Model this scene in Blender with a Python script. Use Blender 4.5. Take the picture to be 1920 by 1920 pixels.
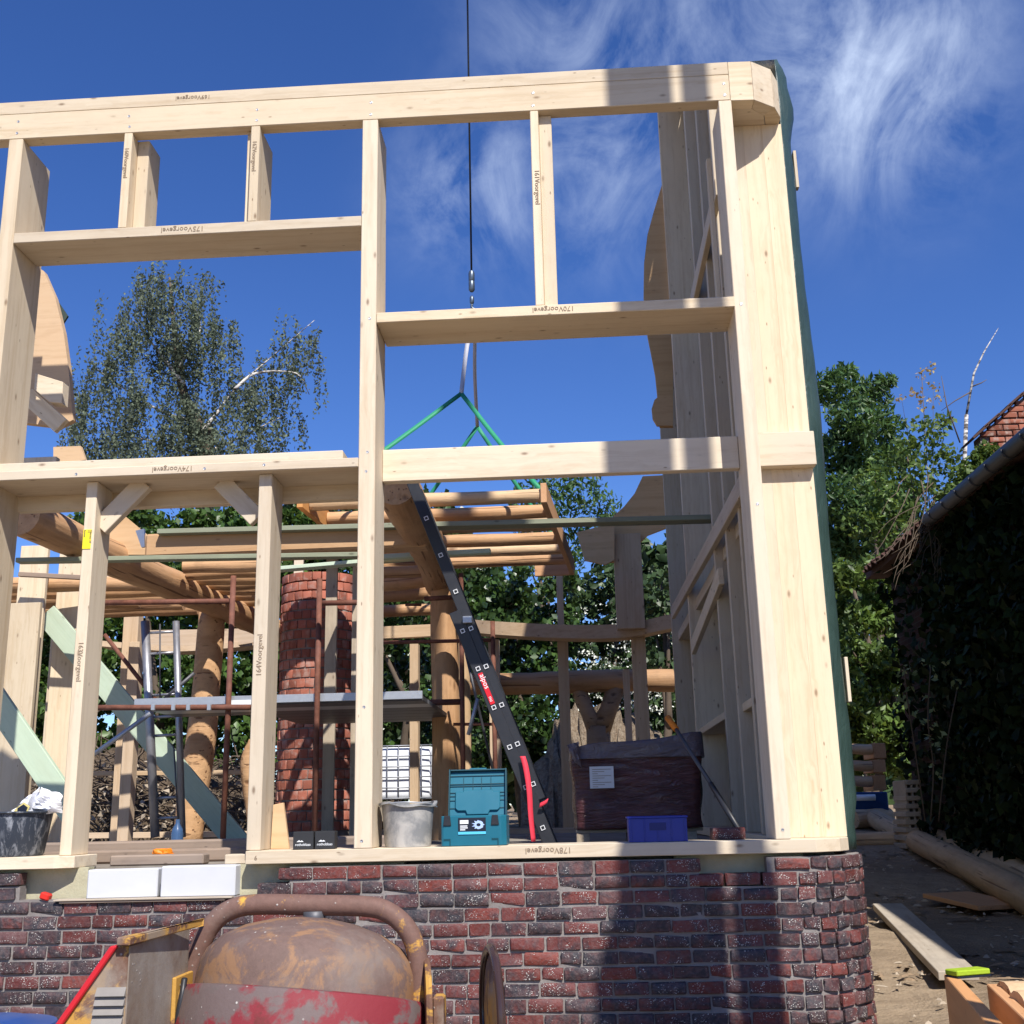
import bpy, bmesh, math, random
import numpy as np
from mathutils import Vector, Matrix, Quaternion
for o in list(bpy.data.objects): bpy.data.objects.remove(o)
R = math.radians
rnd = random.Random(11)
SC = bpy.context.scene
COL = SC.collection
# ------------------------------------------------------------------ camera
CP = Vector((0.0, -6.5, 1.6))
CM = ((0.99800112, 0.05910018, -0.02238132), (-0.03662856, 0.25234925, -0.96694271), (-0.05149858, 0.96582971, 0.25400959))
cd = bpy.data.cameras.new('camera'); cam = bpy.data.objects.new('camera', cd); COL.objects.link(cam)
cd.sensor_width = 36.0; cd.lens = 36.0 * 2143 / 1920; cd.clip_start = 0.05; cd.clip_end = 3000
r_, d_, f_ = (Vector(v).normalized() for v in CM)
mm = Matrix.Identity(4)
for i in range(3):
    mm[i][0] = r_[i]; mm[i][1] = -d_[i]; mm[i][2] = -f_[i]; mm[i][3] = CP[i]
cam.matrix_world = mm
SC.camera = cam
SC.render.resolution_x = 1024; SC.render.resolution_y = 1024
# ------------------------------------------------------------------ world, sun
SUN = Vector((0.36, -0.84, 1.0)).normalized()
elev = math.asin(SUN.z); azim = math.atan2(SUN.x, SUN.y)
W = bpy.data.worlds.new('World'); SC.world = W; W.use_nodes = True
wn = W.node_tree.nodes; wl = W.node_tree.links; wn.clear()
wo = wn.new('ShaderNodeOutputWorld'); bg = wn.new('ShaderNodeBackground'); bg.inputs[1].default_value = 0.122
sk = wn.new('ShaderNodeTexSky'); sk.sky_type = 'NISHITA'; sk.sun_disc = False
sk.sun_elevation = elev; sk.sun_rotation = azim; sk.air_density = 0.85; sk.dust_density = 0.05; sk.ozone_density = 5.0; sk.altitude = 300
tc = wn.new('ShaderNodeTexCoord')
def wmath(op, a, b=None, c=None):
    n = wn.new('ShaderNodeMath'); n.operation = op
    for i, v in enumerate((a, b, c)):
        if v is None: continue
        if isinstance(v, (int, float)): n.inputs[i].default_value = v
        else: wl.new(v, n.inputs[i])
    return n.outputs[0]
# cirrus: streaky noise, thick in a few patches of the sky, thin elsewhere
mp = wn.new('ShaderNodeMapping'); mp.inputs['Scale'].default_value = (4.6, 2.2, 4.2); mp.inputs['Rotation'].default_value = (0.3, 0.9, 0.4)
wl.new(tc.outputs['Generated'], mp.inputs[0])
def wnoise(scale, detail, rough, dist, vec):
    n = wn.new('ShaderNodeTexNoise'); n.inputs['Scale'].default_value = scale; n.inputs['Detail'].default_value = detail
    n.inputs['Roughness'].default_value = rough; n.inputs['Distortion'].default_value = dist; wl.new(vec, n.inputs['Vector']); return n.outputs[0]
nA = wnoise(1.8, 11, 0.60, 1.1, mp.outputs[0]); nB = wnoise(6.0, 10, 0.64, 0.6, mp.outputs[0])
nn = wmath('ADD', wmath('MULTIPLY', nA, 0.78), wmath('MULTIPLY', nB, 0.22))
def pray(px, py):
    v = Vector(((px - 960) / 2143, (py - 960) / 2143, 1.0))
    return (Vector(CM[0]) * v.x + Vector(CM[1]) * v.y + Vector(CM[2]) * v.z).normalized()
pat = None
def cloud_patch(d, width, amp):
    global pat
    dp = wn.new('ShaderNodeVectorMath'); dp.operation = 'DOT_PRODUCT'
    wl.new(tc.outputs['Generated'], dp.inputs[0]); dp.inputs[1].default_value = tuple(d)
    k = wmath('POWER', wmath('MAXIMUM', dp.outputs['Value'], 0.0), 0.7 / (1 - math.cos(R(width))))
    k = wmath('MULTIPLY', k, amp)
    pat = k if pat is None else wmath('ADD', pat, k)
for px, py, wd, am in ((1600, 40, 5.0, .42), (1710, 150, 3.4, .40), (1600, 230, 3.2, .32), (1230, 60, 4.2, .34), (1110, 330, 3.8, .40), (865, 360, 2.4, .60), (1010, 40, 3, .2)):
    cloud_patch(pray(px, py), wd, am)
for k in range(9):
    a = k * 0.7 + .9; e = 0.5 + .35 * math.sin(k * 2.3)
    d = Vector((math.cos(a) * math.cos(e), math.sin(a) * math.cos(e), math.sin(e)))
    if d.dot(Vector(CM[2])) < .74: cloud_patch(d, 8 + 3 * math.sin(k), .8)
cf = wmath('MULTIPLY', wmath('SUBTRACT', nn, 0.395), 3.9)
cf = wmath('MINIMUM', wmath('MAXIMUM', wmath('MULTIPLY', cf, pat), 0.0), 0.80)
mx = wn.new('ShaderNodeMix'); mx.data_type = 'RGBA'
wl.new(cf, mx.inputs['Factor'])
hs = wn.new('ShaderNodeHueSaturation'); hs.inputs['Saturation'].default_value = 1.19; hs.inputs['Hue'].default_value = 0.514; wl.new(sk.outputs[0], hs.inputs['Color'])
wl.new(hs.outputs[0], mx.inputs['A']); mx.inputs['B'].default_value = (4.4, 5.2, 6.8, 1)
wl.new(mx.outputs['Result'], bg.inputs[0]); wl.new(bg.outputs[0], wo.inputs[0])
sl = bpy.data.lights.new('sun', 'SUN'); sl.energy = 5.0; sl.angle = R(0.53); sl.color = (1.0, 0.955, 0.885)
so = bpy.data.objects.new('sun', sl); COL.objects.link(so); so.rotation_euler = SUN.to_track_quat('Z', 'Y').to_euler(); so.location = (6, -12, 20)
vs = SC.view_settings; vs.view_transform = 'Standard'; vs.look = 'None'; vs.exposure = 0.42; vs.gamma = 1.0
try: vs.use_curve_mapping = False
except Exception: pass

# ------------------------------------------------------------------ measuring: a point seen at a pixel, on a plane of known depth or height
def ray(px, py):
    v = ((px - 960) / 2143, (py - 960) / 2143, 1.0)
    return Vector([sum(CM[k][i] * v[k] for k in range(3)) for i in range(3)])
def at(px, py, Y):
    d = ray(px, py); return CP + d * ((Y - CP.y) / d.y)
def atz(px, py, z):
    d = ray(px, py); return CP + d * ((z - CP.z) / d.z)
def atx(px, py, x):
    d = ray(px, py); return CP + d * ((x - CP.x) / d.x)

# ------------------------------------------------------------------ node material helper
def M(name, build, rough=0.7, spec=0.3):
    m = bpy.data.materials.new(name); m.use_nodes = True
    nt = m.node_tree; b = nt.nodes['Principled BSDF']; b.inputs['Roughness'].default_value = rough
    b.inputs['Specular IOR Level'].default_value = spec
    build(N(nt, b)); return m
class N:
    def __init__(s, nt, b): s.nt, s.b, s.n, s.l = nt, b, nt.nodes, nt.links; s._oc = s._rn = None
    def new(s, t): return s.n.new('ShaderNode' + t)
    def put(s, v, sock):
        if isinstance(v, (int, float)): sock.default_value = v
        elif isinstance(v, (tuple, list)): sock.default_value = tuple(v) + ((1,) if len(v) == 3 and len(sock.default_value) == 4 else ())
        else: s.l.new(v, sock)
    def oc(s):
        if s._oc is None: s._oc = s.new('TexCoord').outputs['Object']
        return s._oc
    def rn(s):
        if s._rn is None: s._rn = s.new('ObjectInfo').outputs['Random']
        return s._rn
    def wp(s): return s.new('NewGeometry').outputs['Position']
    def math(s, op, a, b=0.0, clamp=False):
        n = s.new('Math'); n.operation = op; n.use_clamp = clamp; s.put(a, n.inputs[0]); s.put(b, n.inputs[1]); return n.outputs[0]
    def vmath(s, op, a, b):
        n = s.new('VectorMath'); n.operation = op; s.put(a, n.inputs[0]); s.put(b, n.inputs[1]); return n.outputs[0]
    def coord(s, scale=(1, 1, 1), rand=17.0, src=None):
        v = s.oc() if src is None else src
        if rand:
            c = s.new('CombineXYZ'); r = s.math('MULTIPLY', s.rn(), rand)
            s.put(r, c.inputs[0]); s.put(s.math('MULTIPLY', r, 1.7), c.inputs[1]); s.put(s.math('MULTIPLY', r, .6), c.inputs[2])
            v = s.vmath('ADD', v, c.outputs[0])
        return s.vmath('MULTIPLY', v, scale)
    def noise(s, v, scale=1.0, detail=4, rough=0.55, dist=0.0):
        n = s.new('TexNoise'); s.put(v, n.inputs['Vector']); n.inputs['Scale'].default_value = scale; n.inputs['Detail'].default_value = detail
        n.inputs['Roughness'].default_value = rough; n.inputs['Distortion'].default_value = dist; return n.outputs[0]
    def vor(s, v, scale=1.0, out='Distance', feat='F1'):
        n = s.new('TexVoronoi'); n.feature = feat; s.put(v, n.inputs['Vector']); n.inputs['Scale'].default_value = scale; return n.outputs[out] if out else n
    def ramp(s, f, stops, interp='LINEAR'):
        n = s.new('ValToRGB'); s.put(f, n.inputs[0]); e = n.color_ramp.elements; n.color_ramp.interpolation = interp
        while len(e) < len(stops): e.new(0.5)
        for el, (p, c) in zip(e, stops):
            el.position = p; el.color = (c, c, c, 1) if isinstance(c, (int, float)) else tuple(c) + (1,)
        return n.outputs[0]
    def mix(s, f, a, b, mode='MIX'):
        n = s.new('Mix'); n.data_type = 'RGBA'; n.blend_type = mode; s.put(f, n.inputs['Factor']); s.put(a, n.inputs['A']); s.put(b, n.inputs['B']); return n.outputs['Result']
    def col(s, v): s.put(v, s.b.inputs['Base Color'])
    def rough(s, v): s.put(v, s.b.inputs['Roughness'])
    def bump(s, h, strength=0.3, dist=0.01):
        n = s.new('Bump'); n.inputs['Strength'].default_value = strength; n.inputs['Distance'].default_value = dist
        s.put(h, n.inputs['Height']); s.l.new(n.outputs[0], s.b.inputs['Normal'])
    def hsv(s, c, h=.5, sat=1.0, v=1.0):
        n = s.new('HueSaturation'); s.put(c, n.inputs['Color']); s.put(h, n.inputs['Hue']); s.put(sat, n.inputs['Saturation']); s.put(v, n.inputs['Value']); return n.outputs[0]
def plain(name, c, rough=.6, var=.12, scale=14, spec=.3, metal=0.0, bump=.1):
    def b(k):
        v = k.coord(); f = k.noise(v, scale, 5, .6)
        k.col(k.hsv(c, .5, 1.0, k.math('ADD', 1 - var, k.math('MULTIPLY', f, 2 * var))))
        k.b.inputs['Metallic'].default_value = metal
        k.rough(k.math('ADD', rough - .08, k.math('MULTIPLY', f, .16)))
        if bump: k.bump(f, bump, .004)
    return M(name, b, rough, spec)

def wood(name, light, dark, knotc, grain=1.0, knots=1.0, rough=.72, dirt=0.0, var=.10, stain=0.0):
    def b(k):
        v = k.coord()
        st = k.vmath('MULTIPLY', v, (0.55, 9, 9))
        wob = k.noise(k.vmath('MULTIPLY', v, (1.1, 2.5, 2.5)), 2.0, 3)
        g = k.noise(k.vmath('ADD', k.vmath('MULTIPLY', v, (0.7, 34, 34)), k.vmath('MULTIPLY', wob, (3, 3, 3))), 1.0, 6, .62)
        big = k.noise(st, 1.0, 3)
        f = k.math('ADD', k.math('MULTIPLY', g, .62), k.math('MULTIPLY', big, .38))
        c = k.ramp(f, [(.30, dark), (.52, light), (.75, tuple(min(1, x * 1.05) for x in light))])
        vn = k.vor(k.vmath('MULTIPLY', v, (4.2, 9.5, 9.5)), 1.0, None)
        sel = k.math('GREATER_THAN', k.noise(vn.outputs['Position'], 3.1, 1), .51 - .05 * knots)
        vv = vn.outputs['Distance']
        kn = k.math('MULTIPLY', k.ramp(vv, [(.045, 1), (.085, .45), (.13, 0)]), sel)
        c = k.mix(k.math('MULTIPLY', kn, .85 * min(knots, 1.2)), c, knotc)
        v2 = k.vor(k.vmath('MULTIPLY', v, (8.5, 24, 24)), 1.0, None)
        s2 = k.math('GREATER_THAN', k.noise(v2.outputs['Position'], 5.7, 1), .56)
        kn2 = k.math('MULTIPLY', k.ramp(v2.outputs['Distance'], [(.05, 1), (.13, 0)]), s2)
        c = k.mix(k.math('MULTIPLY', kn2, .7 * min(knots, 1.0)), c, knotc)
        sap = k.noise(k.vmath('MULTIPLY', v, (.9, 3.5, 3.5)), 1.3, 5, .6, .3)
        c = k.mix(k.math('MULTIPLY', k.ramp(sap, [(.5, 0), (.72, 1)]), .28), c, tuple(x * y for x, y in zip(light, (.86, .76, .66))))
        halo = k.math('MULTIPLY', k.ramp(vv, [(.08, 1), (.24, 0)]), sel)
        c = k.mix(k.math('MULTIPLY', halo, .22), c, tuple(x * .8 for x in light))
        if dirt:
            dn = k.noise(k.vmath('MULTIPLY', v, (1.3, 2, 2)), 2.2, 6, .65)
            c = k.mix(k.math('MULTIPLY', k.ramp(dn, [(.45, 0), (.75, 1)]), dirt), c, (.16, .13, .11))
        c = k.hsv(c, .5, k.math('ADD', .9, k.math('MULTIPLY', k.rn(), .22)), k.math('ADD', 1 - var, k.math('MULTIPLY', k.math('FRACT', k.math('MULTIPLY', k.rn(), 7.31)), 1.3 * var)))
        k.col(c); k.rough(k.math('ADD', rough - .1, k.math('MULTIPLY', g, .2)))
        k.bump(k.math('SUBTRACT', g, k.math('MULTIPLY', kn, .8)), .18 * grain, .003)
    return M(name, b, rough, .25)
SPRUCE = wood('spruce', (.69, .58, .43), (.56, .435, .29), (.15, .075, .035), var=.19, dirt=.09)
SPRUCE_SHADE = wood('spruce_shade', (.56, .42, .285), (.45, .32, .20), (.14, .07, .035))  # spruce with the rear wall's shade and warm bounce light put into its colour
PLY = wood('plywood', (.62, .42, .24), (.52, .33, .17), (.26, .13, .06), knots=.5)
OLDWOOD = wood('weathered_wood', (.30, .23, .18), (.19, .14, .11), (.07, .05, .04), dirt=.5, rough=.85)
PLANK = wood('grey_plank', (.47, .40, .31), (.36, .29, .22), (.14, .09, .06), dirt=.35, rough=.85)
GREENDULL = wood('dull_treated_plank', (.27, .29, .21), (.20, .21, .15), (.09, .09, .06), dirt=.2)  # darker, greyer version of the treated plank wood
GREENWOOD = wood('treated_plank', (.50, .60, .46), (.40, .50, .36), (.16, .17, .10), knots=.8, dirt=.1)
LARCH = wood('orange_board', (.60, .32, .15), (.49, .24, .10), (.18, .07, .03), knots=.6)
def log_mat(name, a, b_, c_):
    def b(k):
        v = k.coord()
        g = k.noise(k.vmath('MULTIPLY', v, (1.0, 16, 16)), 1.0, 6, .6, .4)
        big = k.noise(k.vmath('MULTIPLY', v, (1.1, 2.6, 2.6)), 1.6, 5, .6)
        c = k.ramp(k.math('ADD', k.math('MULTIPLY', g, .55), k.math('MULTIPLY', big, .45)), [(.30, b_), (.5, a), (.72, tuple(min(1, x * 1.25) for x in a))])
        vn = k.vor(k.vmath('MULTIPLY', v, (2.0, 5, 5)), 1.0, None)
        sel = k.math('GREATER_THAN', k.noise(vn.outputs['Position'], 2.7, 1), .5)
        kn = k.math('MULTIPLY', k.ramp(vn.outputs['Distance'], [(.06, 1), (.16, 0)]), sel)
        c = k.mix(k.math('MULTIPLY', kn, .85), c, c_)
        ck = k.noise(k.vmath('MULTIPLY', v, (.5, 26, 26)), 1.0, 2, .5)
        ckm = k.ramp(ck, [(.33, 1), (.36, 0)])
        c = k.mix(k.math('MULTIPLY', ckm, .75), c, c_)
        c = k.mix(k.math('MULTIPLY', k.ramp(k.noise(k.vmath('MULTIPLY', v, (3, 5, 5)), 2.0, 6, .7), [(.52, 0), (.68, 1)]), .4), c, tuple(x * .55 for x in a))
        c = k.hsv(c, .5, 1.0, k.math('ADD', .82, k.math('MULTIPLY', k.rn(), .34)))
        k.col(c); k.bump(k.math('SUBTRACT', k.math('ADD', g, big), k.math('ADD', kn, ckm)), .8, .010)
    return M(name, b, .68, .3)
LOG = log_mat('peeled_log', (.47, .275, .14), (.34, .175, .078), (.13, .055, .025))
PALELOG = log_mat('pale_log', (.58, .40, .235), (.45, .285, .15), (.16, .08, .04))
GREYLOG = log_mat('weathered_log', (.36, .24, .145), (.25, .16, .09), (.09, .05, .03))

# ------------------------------------------------------------------ object helpers
def link(o, parent=None):
    COL.objects.link(o)
    if parent is not None:
        o.parent = parent
        o.matrix_parent_inverse = Matrix.Translation(-WL[parent.name])
    return o
WL = {}   # world location of every Empty / parent with an unrotated frame
def thing(name, label, cat, loc=(0, 0, 0), group=None):
    o = bpy.data.objects.new(name, None); o.empty_display_size = .1; COL.objects.link(o)
    o.location = loc; WL[o.name] = Vector(loc); o['label'] = label; o['category'] = cat
    if group: o['group'] = group
    return o
def tag(o, label, cat, group=None):
    o['label'] = label; o['category'] = cat
    if group: o['group'] = group
    return o
def struct(o): o['kind'] = 'structure'; return o
def stuff(o): o['kind'] = 'stuff'; return o
def mesh(name, verts, faces, mat, parent=None, smooth=False, loc=None, mats=None, mi=None):
    me = bpy.data.meshes.new(name); me.from_pydata([tuple(v) for v in verts], [], faces); me.update()
    if mats:
        for m in mats: me.materials.append(m)
        if mi is not None: me.polygons.foreach_set('material_index', mi)
    else: me.materials.append(mat)
    if smooth: me.polygons.foreach_set('use_smooth', [True] * len(me.polygons))
    o = bpy.data.objects.new(name, me)
    if loc is not None: o.location = loc
    return place(o, parent)
def place(o, parent=None):
    """link with the object's own transform given in world space"""
    COL.objects.link(o)
    if parent is not None:
        o.parent = parent; o.matrix_parent_inverse = parent_inv(parent)
    return o
PM = {}
def world(o):
    m = o.matrix_basis.copy()
    if o.parent is not None: m = world(o.parent) @ o.matrix_parent_inverse @ m
    return m
def parent_inv(p): return world(p).inverted()
def bm_obj(name, bm, mat, parent=None, matrix=None, smooth=None, mats=None):
    me = bpy.data.meshes.new(name); bm.normal_update(); bm.to_mesh(me); bm.free()
    for m in (mats or [mat]): me.materials.append(m)
    if smooth: 
        me.polygons.foreach_set('use_smooth', [True] * len(me.polygons))
        if smooth != True: me.set_sharp_from_angle(angle=smooth)
    o = bpy.data.objects.new(name, me)
    if matrix is not None: o.matrix_basis = matrix
    return place(o, parent)
def frame_from(xdir, up=Vector((0, 0, 1))):
    x = Vector(xdir).normalized()
    if abs(x.dot(up)) > .98: up = Vector((0, 1, 0))
    z = (up - x * up.dot(x)).normalized(); y = z.cross(x)
    return Matrix(((x.x, y.x, z.x), (x.y, y.y, z.y), (x.z, y.z, z.z)))
def beam(name, p0, p1, w, h, mat, parent=None, bev=.004, up=Vector((0, 0, 1)), bow=0.0):
    """rectangular timber from p0 to p1 (axis ends), w across, h along up"""
    p0, p1 = Vector(p0), Vector(p1); L = (p1 - p0).length
    bm = bmesh.new(); bmesh.ops.create_cube(bm, size=1)
    for v in bm.verts: v.co = Vector((v.co.x * L, v.co.y * w, v.co.z * h))
    if bev: bmesh.ops.bevel(bm, geom=bm.edges[:], offset=min(bev, w * .2, h * .2), segments=1, affect='EDGES', profile=.5)
    m = frame_from(p1 - p0, up).to_4x4(); m.translation = (p0 + p1) / 2
    return bm_obj(name, bm, mat, parent, m)
def box(name, x0, x1, y0, y1, z0, z1, mat, parent=None, bev=.004):
    dx, dy, dz = x1 - x0, y1 - y0, z1 - z0
    c = Vector(((x0 + x1) / 2, (y0 + y1) / 2, (z0 + z1) / 2))
    if dx >= dy and dx >= dz: return beam(name, c - Vector((dx / 2, 0, 0)), c + Vector((dx / 2, 0, 0)), dy, dz, mat, parent, bev)
    if dz >= dy: return beam(name, c - Vector((0, 0, dz / 2)), c + Vector((0, 0, dz / 2)), dx, dy, mat, parent, bev, Vector((0, 1, 0)))
    return beam(name, c - Vector((0, dy / 2, 0)), c + Vector((0, dy / 2, 0)), dx, dz, mat, parent, bev)
def prism(name, poly, axis, a0, a1, mat, parent=None, bev=0.0):
    """polygon (2D) extruded along 'x', 'y' or 'z' between a0 and a1; object origin at centre so grain varies"""
    def p3(u, v, a): return {'x': (a, u, v), 'y': (u, a, v), 'z': (u, v, a)}[axis]
    n = len(poly); c = Vector(p3(sum(p[0] for p in poly) / n, sum(p[1] for p in poly) / n, (a0 + a1) / 2))
    vs_ = [Vector(p3(u, v, a0)) - c for u, v in poly] + [Vector(p3(u, v, a1)) - c for u, v in poly]
    bm = bmesh.new(); vv = [bm.verts.new(v) for v in vs_]
    bm.faces.new(vv[:n][::-1]); bm.faces.new(vv[n:])
    for i in range(n): bm.faces.new((vv[i], vv[(i + 1) % n], vv[n + (i + 1) % n], vv[n + i]))
    bmesh.ops.recalc_face_normals(bm, faces=bm.faces[:])
    if bev: bmesh.ops.bevel(bm, geom=bm.edges[:], offset=bev, segments=1, affect='EDGES')
    return bm_obj(name, bm, mat, parent, Matrix.Translation(c))
def ring_pts(path, radii, seg=10, jit=0.0, rg=None):
    """vertices of a tube swept along path; returns verts, faces"""
    n = len(path); V_ = []; prev = None
    for i, p in enumerate(path):
        t = (path[min(i + 1, n - 1)] - path[max(i - 1, 0)]).normalized()
        if prev is None:
            a = Vector((0, 0, 1)) if abs(t.z) < .9 else Vector((1, 0, 0))
            u = t.cross(a).normalized()
        else:
            u = (prev - t * prev.dot(t)).normalized()
        prev = u; w = t.cross(u)
        for k in range(seg):
            a = 2 * math.pi * k / seg; r = radii[i] * (1 + (rg.uniform(-jit, jit) if jit else 0))
            V_.append(p + u * (math.cos(a) * r) + w * (math.sin(a) * r))
    F_ = []
    for i in range(n - 1):
        for k in range(seg):
            a = i * seg + k; b = i * seg + (k + 1) % seg
            F_.append((a, b, b + seg, a + seg))
    F_.append(tuple(range(seg))[::-1]); F_.append(tuple(range((n - 1) * seg, n * seg)))
    return V_, F_
def tube(name, path, radius, mat, parent=None, seg=10, smooth=True):
    path = [Vector(p) for p in path]
    rad = radius if isinstance(radius, (list, tuple)) else [radius] * len(path)
    c = sum(path, Vector()) / len(path)
    V_, F_ = ring_pts([p - c for p in path], rad, seg)
    return mesh(name, V_, F_, mat, parent, smooth, loc=c)
def curve_pts(pts, n=8):
    """Catmull-Rom through points"""
    P = [Vector(p) for p in pts]; P = [P[0] * 2 - P[1]] + P + [P[-1] * 2 - P[-2]]; out = []
    for i in range(1, len(P) - 2):
        for k in range(n):
            t = k / n; a, b, c, d = P[i - 1], P[i], P[i + 1], P[i + 2]
            out.append(.5 * ((2 * b) + (c - a) * t + (2 * a - 5 * b + 4 * c - d) * t * t + (3 * b - a - 3 * c + d) * t ** 3))
    out.append(P[-2]); return out
def log(name, p0, p1, r0, r1, mat, parent=None, seg=14, seed=0, wob=.035):
    """peeled round log: local X along it, slightly crooked and knotted"""
    p0, p1 = Vector(p0), Vector(p1); L = (p1 - p0).length; g = random.Random(seed + int(L * 1000))
    n = max(5, int(L / .16)); V_ = []; F_ = []
    ph = [g.uniform(0, 6.28) for _ in range(6)]
    for i in range(n + 1):
        t = i / n; x = (t - .5) * L; r = r0 + (r1 - r0) * t
        cy = r * wob * 2 * math.sin(t * 5 + ph[0]); cz = r * wob * 2 * math.sin(t * 6.3 + ph[1])
        rr = r * (1 + wob * math.sin(t * L * 4 + ph[2]) + g.uniform(-wob, wob) * .8)
        for k in range(seg):
            a = 2 * math.pi * k / seg; q = rr * (1 + .025 * math.sin(2 * a + ph[3]) + g.uniform(-.012, .012))
            V_.append((x, cy + q * math.cos(a), cz + q * math.sin(a)))
    for i in range(n):
        for k in range(seg):
            a = i * seg + k; b = i * seg + (k + 1) % seg; F_.append((a, a + seg, b + seg, b))
    e0 = len(V_); 
    F_.append(tuple(range(seg))); F_.append(tuple(range(n * seg, n * seg + seg))[::-1])
    o = mesh(name, V_, F_, mat, None if parent is None else None, True)
    COL.objects.unlink(o)
    o.data.set_sharp_from_angle(angle=R(50))
    m = frame_from(p1 - p0).to_4x4(); m.translation = (p0 + p1) / 2; o.matrix_basis = m
    return place(o, parent)
def text(name, s, size, mat, parent, origin, right, up, align='LEFT', depth=.0008):
    cu = bpy.data.curves.new(name, 'FONT'); cu.body = s; cu.size = size; cu.align_x = align; cu.extrude = depth
    cu.resolution_u = 2
    t = bpy.data.objects.new(name, cu); COL.objects.link(t)
    me = bpy.data.meshes.new_from_object(t.evaluated_get(bpy.context.evaluated_depsgraph_get()))
    bpy.data.objects.remove(t); me.materials.clear(); me.materials.append(mat)
    o = bpy.data.objects.new(name, me)
    right = Vector(right).normalized(); up = Vector(up); up = (up - right * up.dot(right)).normalized(); n = right.cross(up)
    m = Matrix(((right.x, up.x, n.x, origin[0]), (right.y, up.y, n.y, origin[1]), (right.z, up.z, n.z, origin[2]), (0, 0, 0, 1)))
    o.matrix_basis = m; return place(o, parent)
def lathe(name, prof, mat, parent=None, seg=32, matrix=None, smooth=R(40), cap=True):
    """profile list of (r, z) turned round local Z"""
    bm = bmesh.new(); rows = []
    for r, z in prof:
        if r < 1e-5: rows.append([bm.verts.new((0, 0, z))])
        else: rows.append([bm.verts.new((r * math.cos(2 * math.pi * k / seg), r * math.sin(2 * math.pi * k / seg), z)) for k in range(seg)])
    for a, b in zip(rows, rows[1:]):
        for k in range(seg):
            k2 = (k + 1) % seg
            if len(a) == 1 and len(b) == 1: continue
            if len(a) == 1: bm.faces.new((a[0], b[k], b[k2]))
            elif len(b) == 1: bm.faces.new((a[k], b[0], a[k2]))
            else: bm.faces.new((a[k], b[k], b[k2], a[k2]))
    bmesh.ops.recalc_face_normals(bm, faces=bm.faces[:])
    return bm_obj(name, bm, mat, parent, matrix, smooth)
def merge(name, parts, mat, parent=None, smooth=False):
    """several (verts, faces) lists into ONE mesh: only for pieces of one part"""
    V_, F_ = [], []
    for v, f in parts:
        o = len(V_); V_ += list(v); F_ += [tuple(i + o for i in q) for q in f]
    return mesh(name, V_, F_, mat, parent, smooth)
def boxvf(x0, x1, y0, y1, z0, z1):
    v = [(x, y, z) for z in (z0, z1) for y in (y0, y1) for x in (x0, x1)]
    return v, [(0, 2, 3, 1), (4, 5, 7, 6), (0, 1, 5, 4), (2, 6, 7, 3), (0, 4, 6, 2), (1, 3, 7, 5)]
# ================================================================== ground
def smooth01(t): t = max(0.0, min(1.0, t)); return t * t * (3 - 2 * t)
def ground_z(x, y):
    if y < 0.5: return .38 * smooth01((y + 4.5) / 5.0)
    if y < 12: return .38 + .92 * ((y - .5) / 11.5) ** 1.05
    return 1.30 + .02 * min(y - 12, 30)
def gm(k):
    v = k.wp()
    a = k.noise(v, .55, 6, .6); b_ = k.noise(v, 6.0, 6, .65); c = k.noise(v, 45.0, 4, .7)
    col = k.ramp(a, [(.3, (.20, .145, .095)), (.55, (.33, .25, .17)), (.75, (.42, .33, .235))])
    col = k.mix(k.ramp(b_, [(.45, 0), (.7, .6)]), col, (.21, .155, .105))
    col = k.mix(k.math('MULTIPLY', k.ramp(c, [(.55, 0), (.75, 1)]), .4), col, (.5, .43, .34))
    k.col(col); k.bump(k.math('ADD', k.math('MULTIPLY', k.noise(v, 2.2, 4, .6, .5), 1.6), k.math('ADD', k.math('MULTIPLY', b_, .6), k.math('MULTIPLY', c, .35))), .9, .06)
GROUND = M('dirt', gm, .95, .1)
gv, gf = [], []
xs = [-400, -120, -60, -30, -20] + [-14 + .8 * i for i in range(36)] + [22, 40, 90, 200, 400]
ys = [-300, -80, -30, -14] + [-9 + .55 * i for i in range(62)] + [30, 45, 80, 160, 500]
g = random.Random(3)
for j, y in enumerate(ys):
    for i, x in enumerate(xs):
        n = .035 * (math.sin(x * 2.1 + y * 1.3) + math.sin(x * .9 - y * 2.3)) + g.uniform(-.02, .02) if abs(x) < 20 and -9 < y < 24 else 0
        gv.append((x, y, ground_z(x, y) + n))
nx = len(xs)
for j in range(len(ys) - 1):
    for i in range(nx - 1):
        a = j * nx + i; gf.append((a, a + 1, a + nx + 1, a + nx))
struct(mesh('ground', gv, gf, GROUND, None, True))
# ------------------------------------------------------------------ floor slab of the house
def fm(k):
    v = k.wp(); a = k.noise(v, 2.0, 6, .65); b_ = k.noise(v, 22, 5, .6)
    k.col(k.mix(k.ramp(a, [(.4, 0), (.7, 1)]), (.30, .27, .23), (.20, .165, .13))); k.bump(b_, .3, .01)
FLOORM = M('dusty_concrete', fm, .9, .15)
struct(box('floor', -8.5, 1.42, .36, 7.9, .9, 1.345, FLOORM, None, 0))

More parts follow.
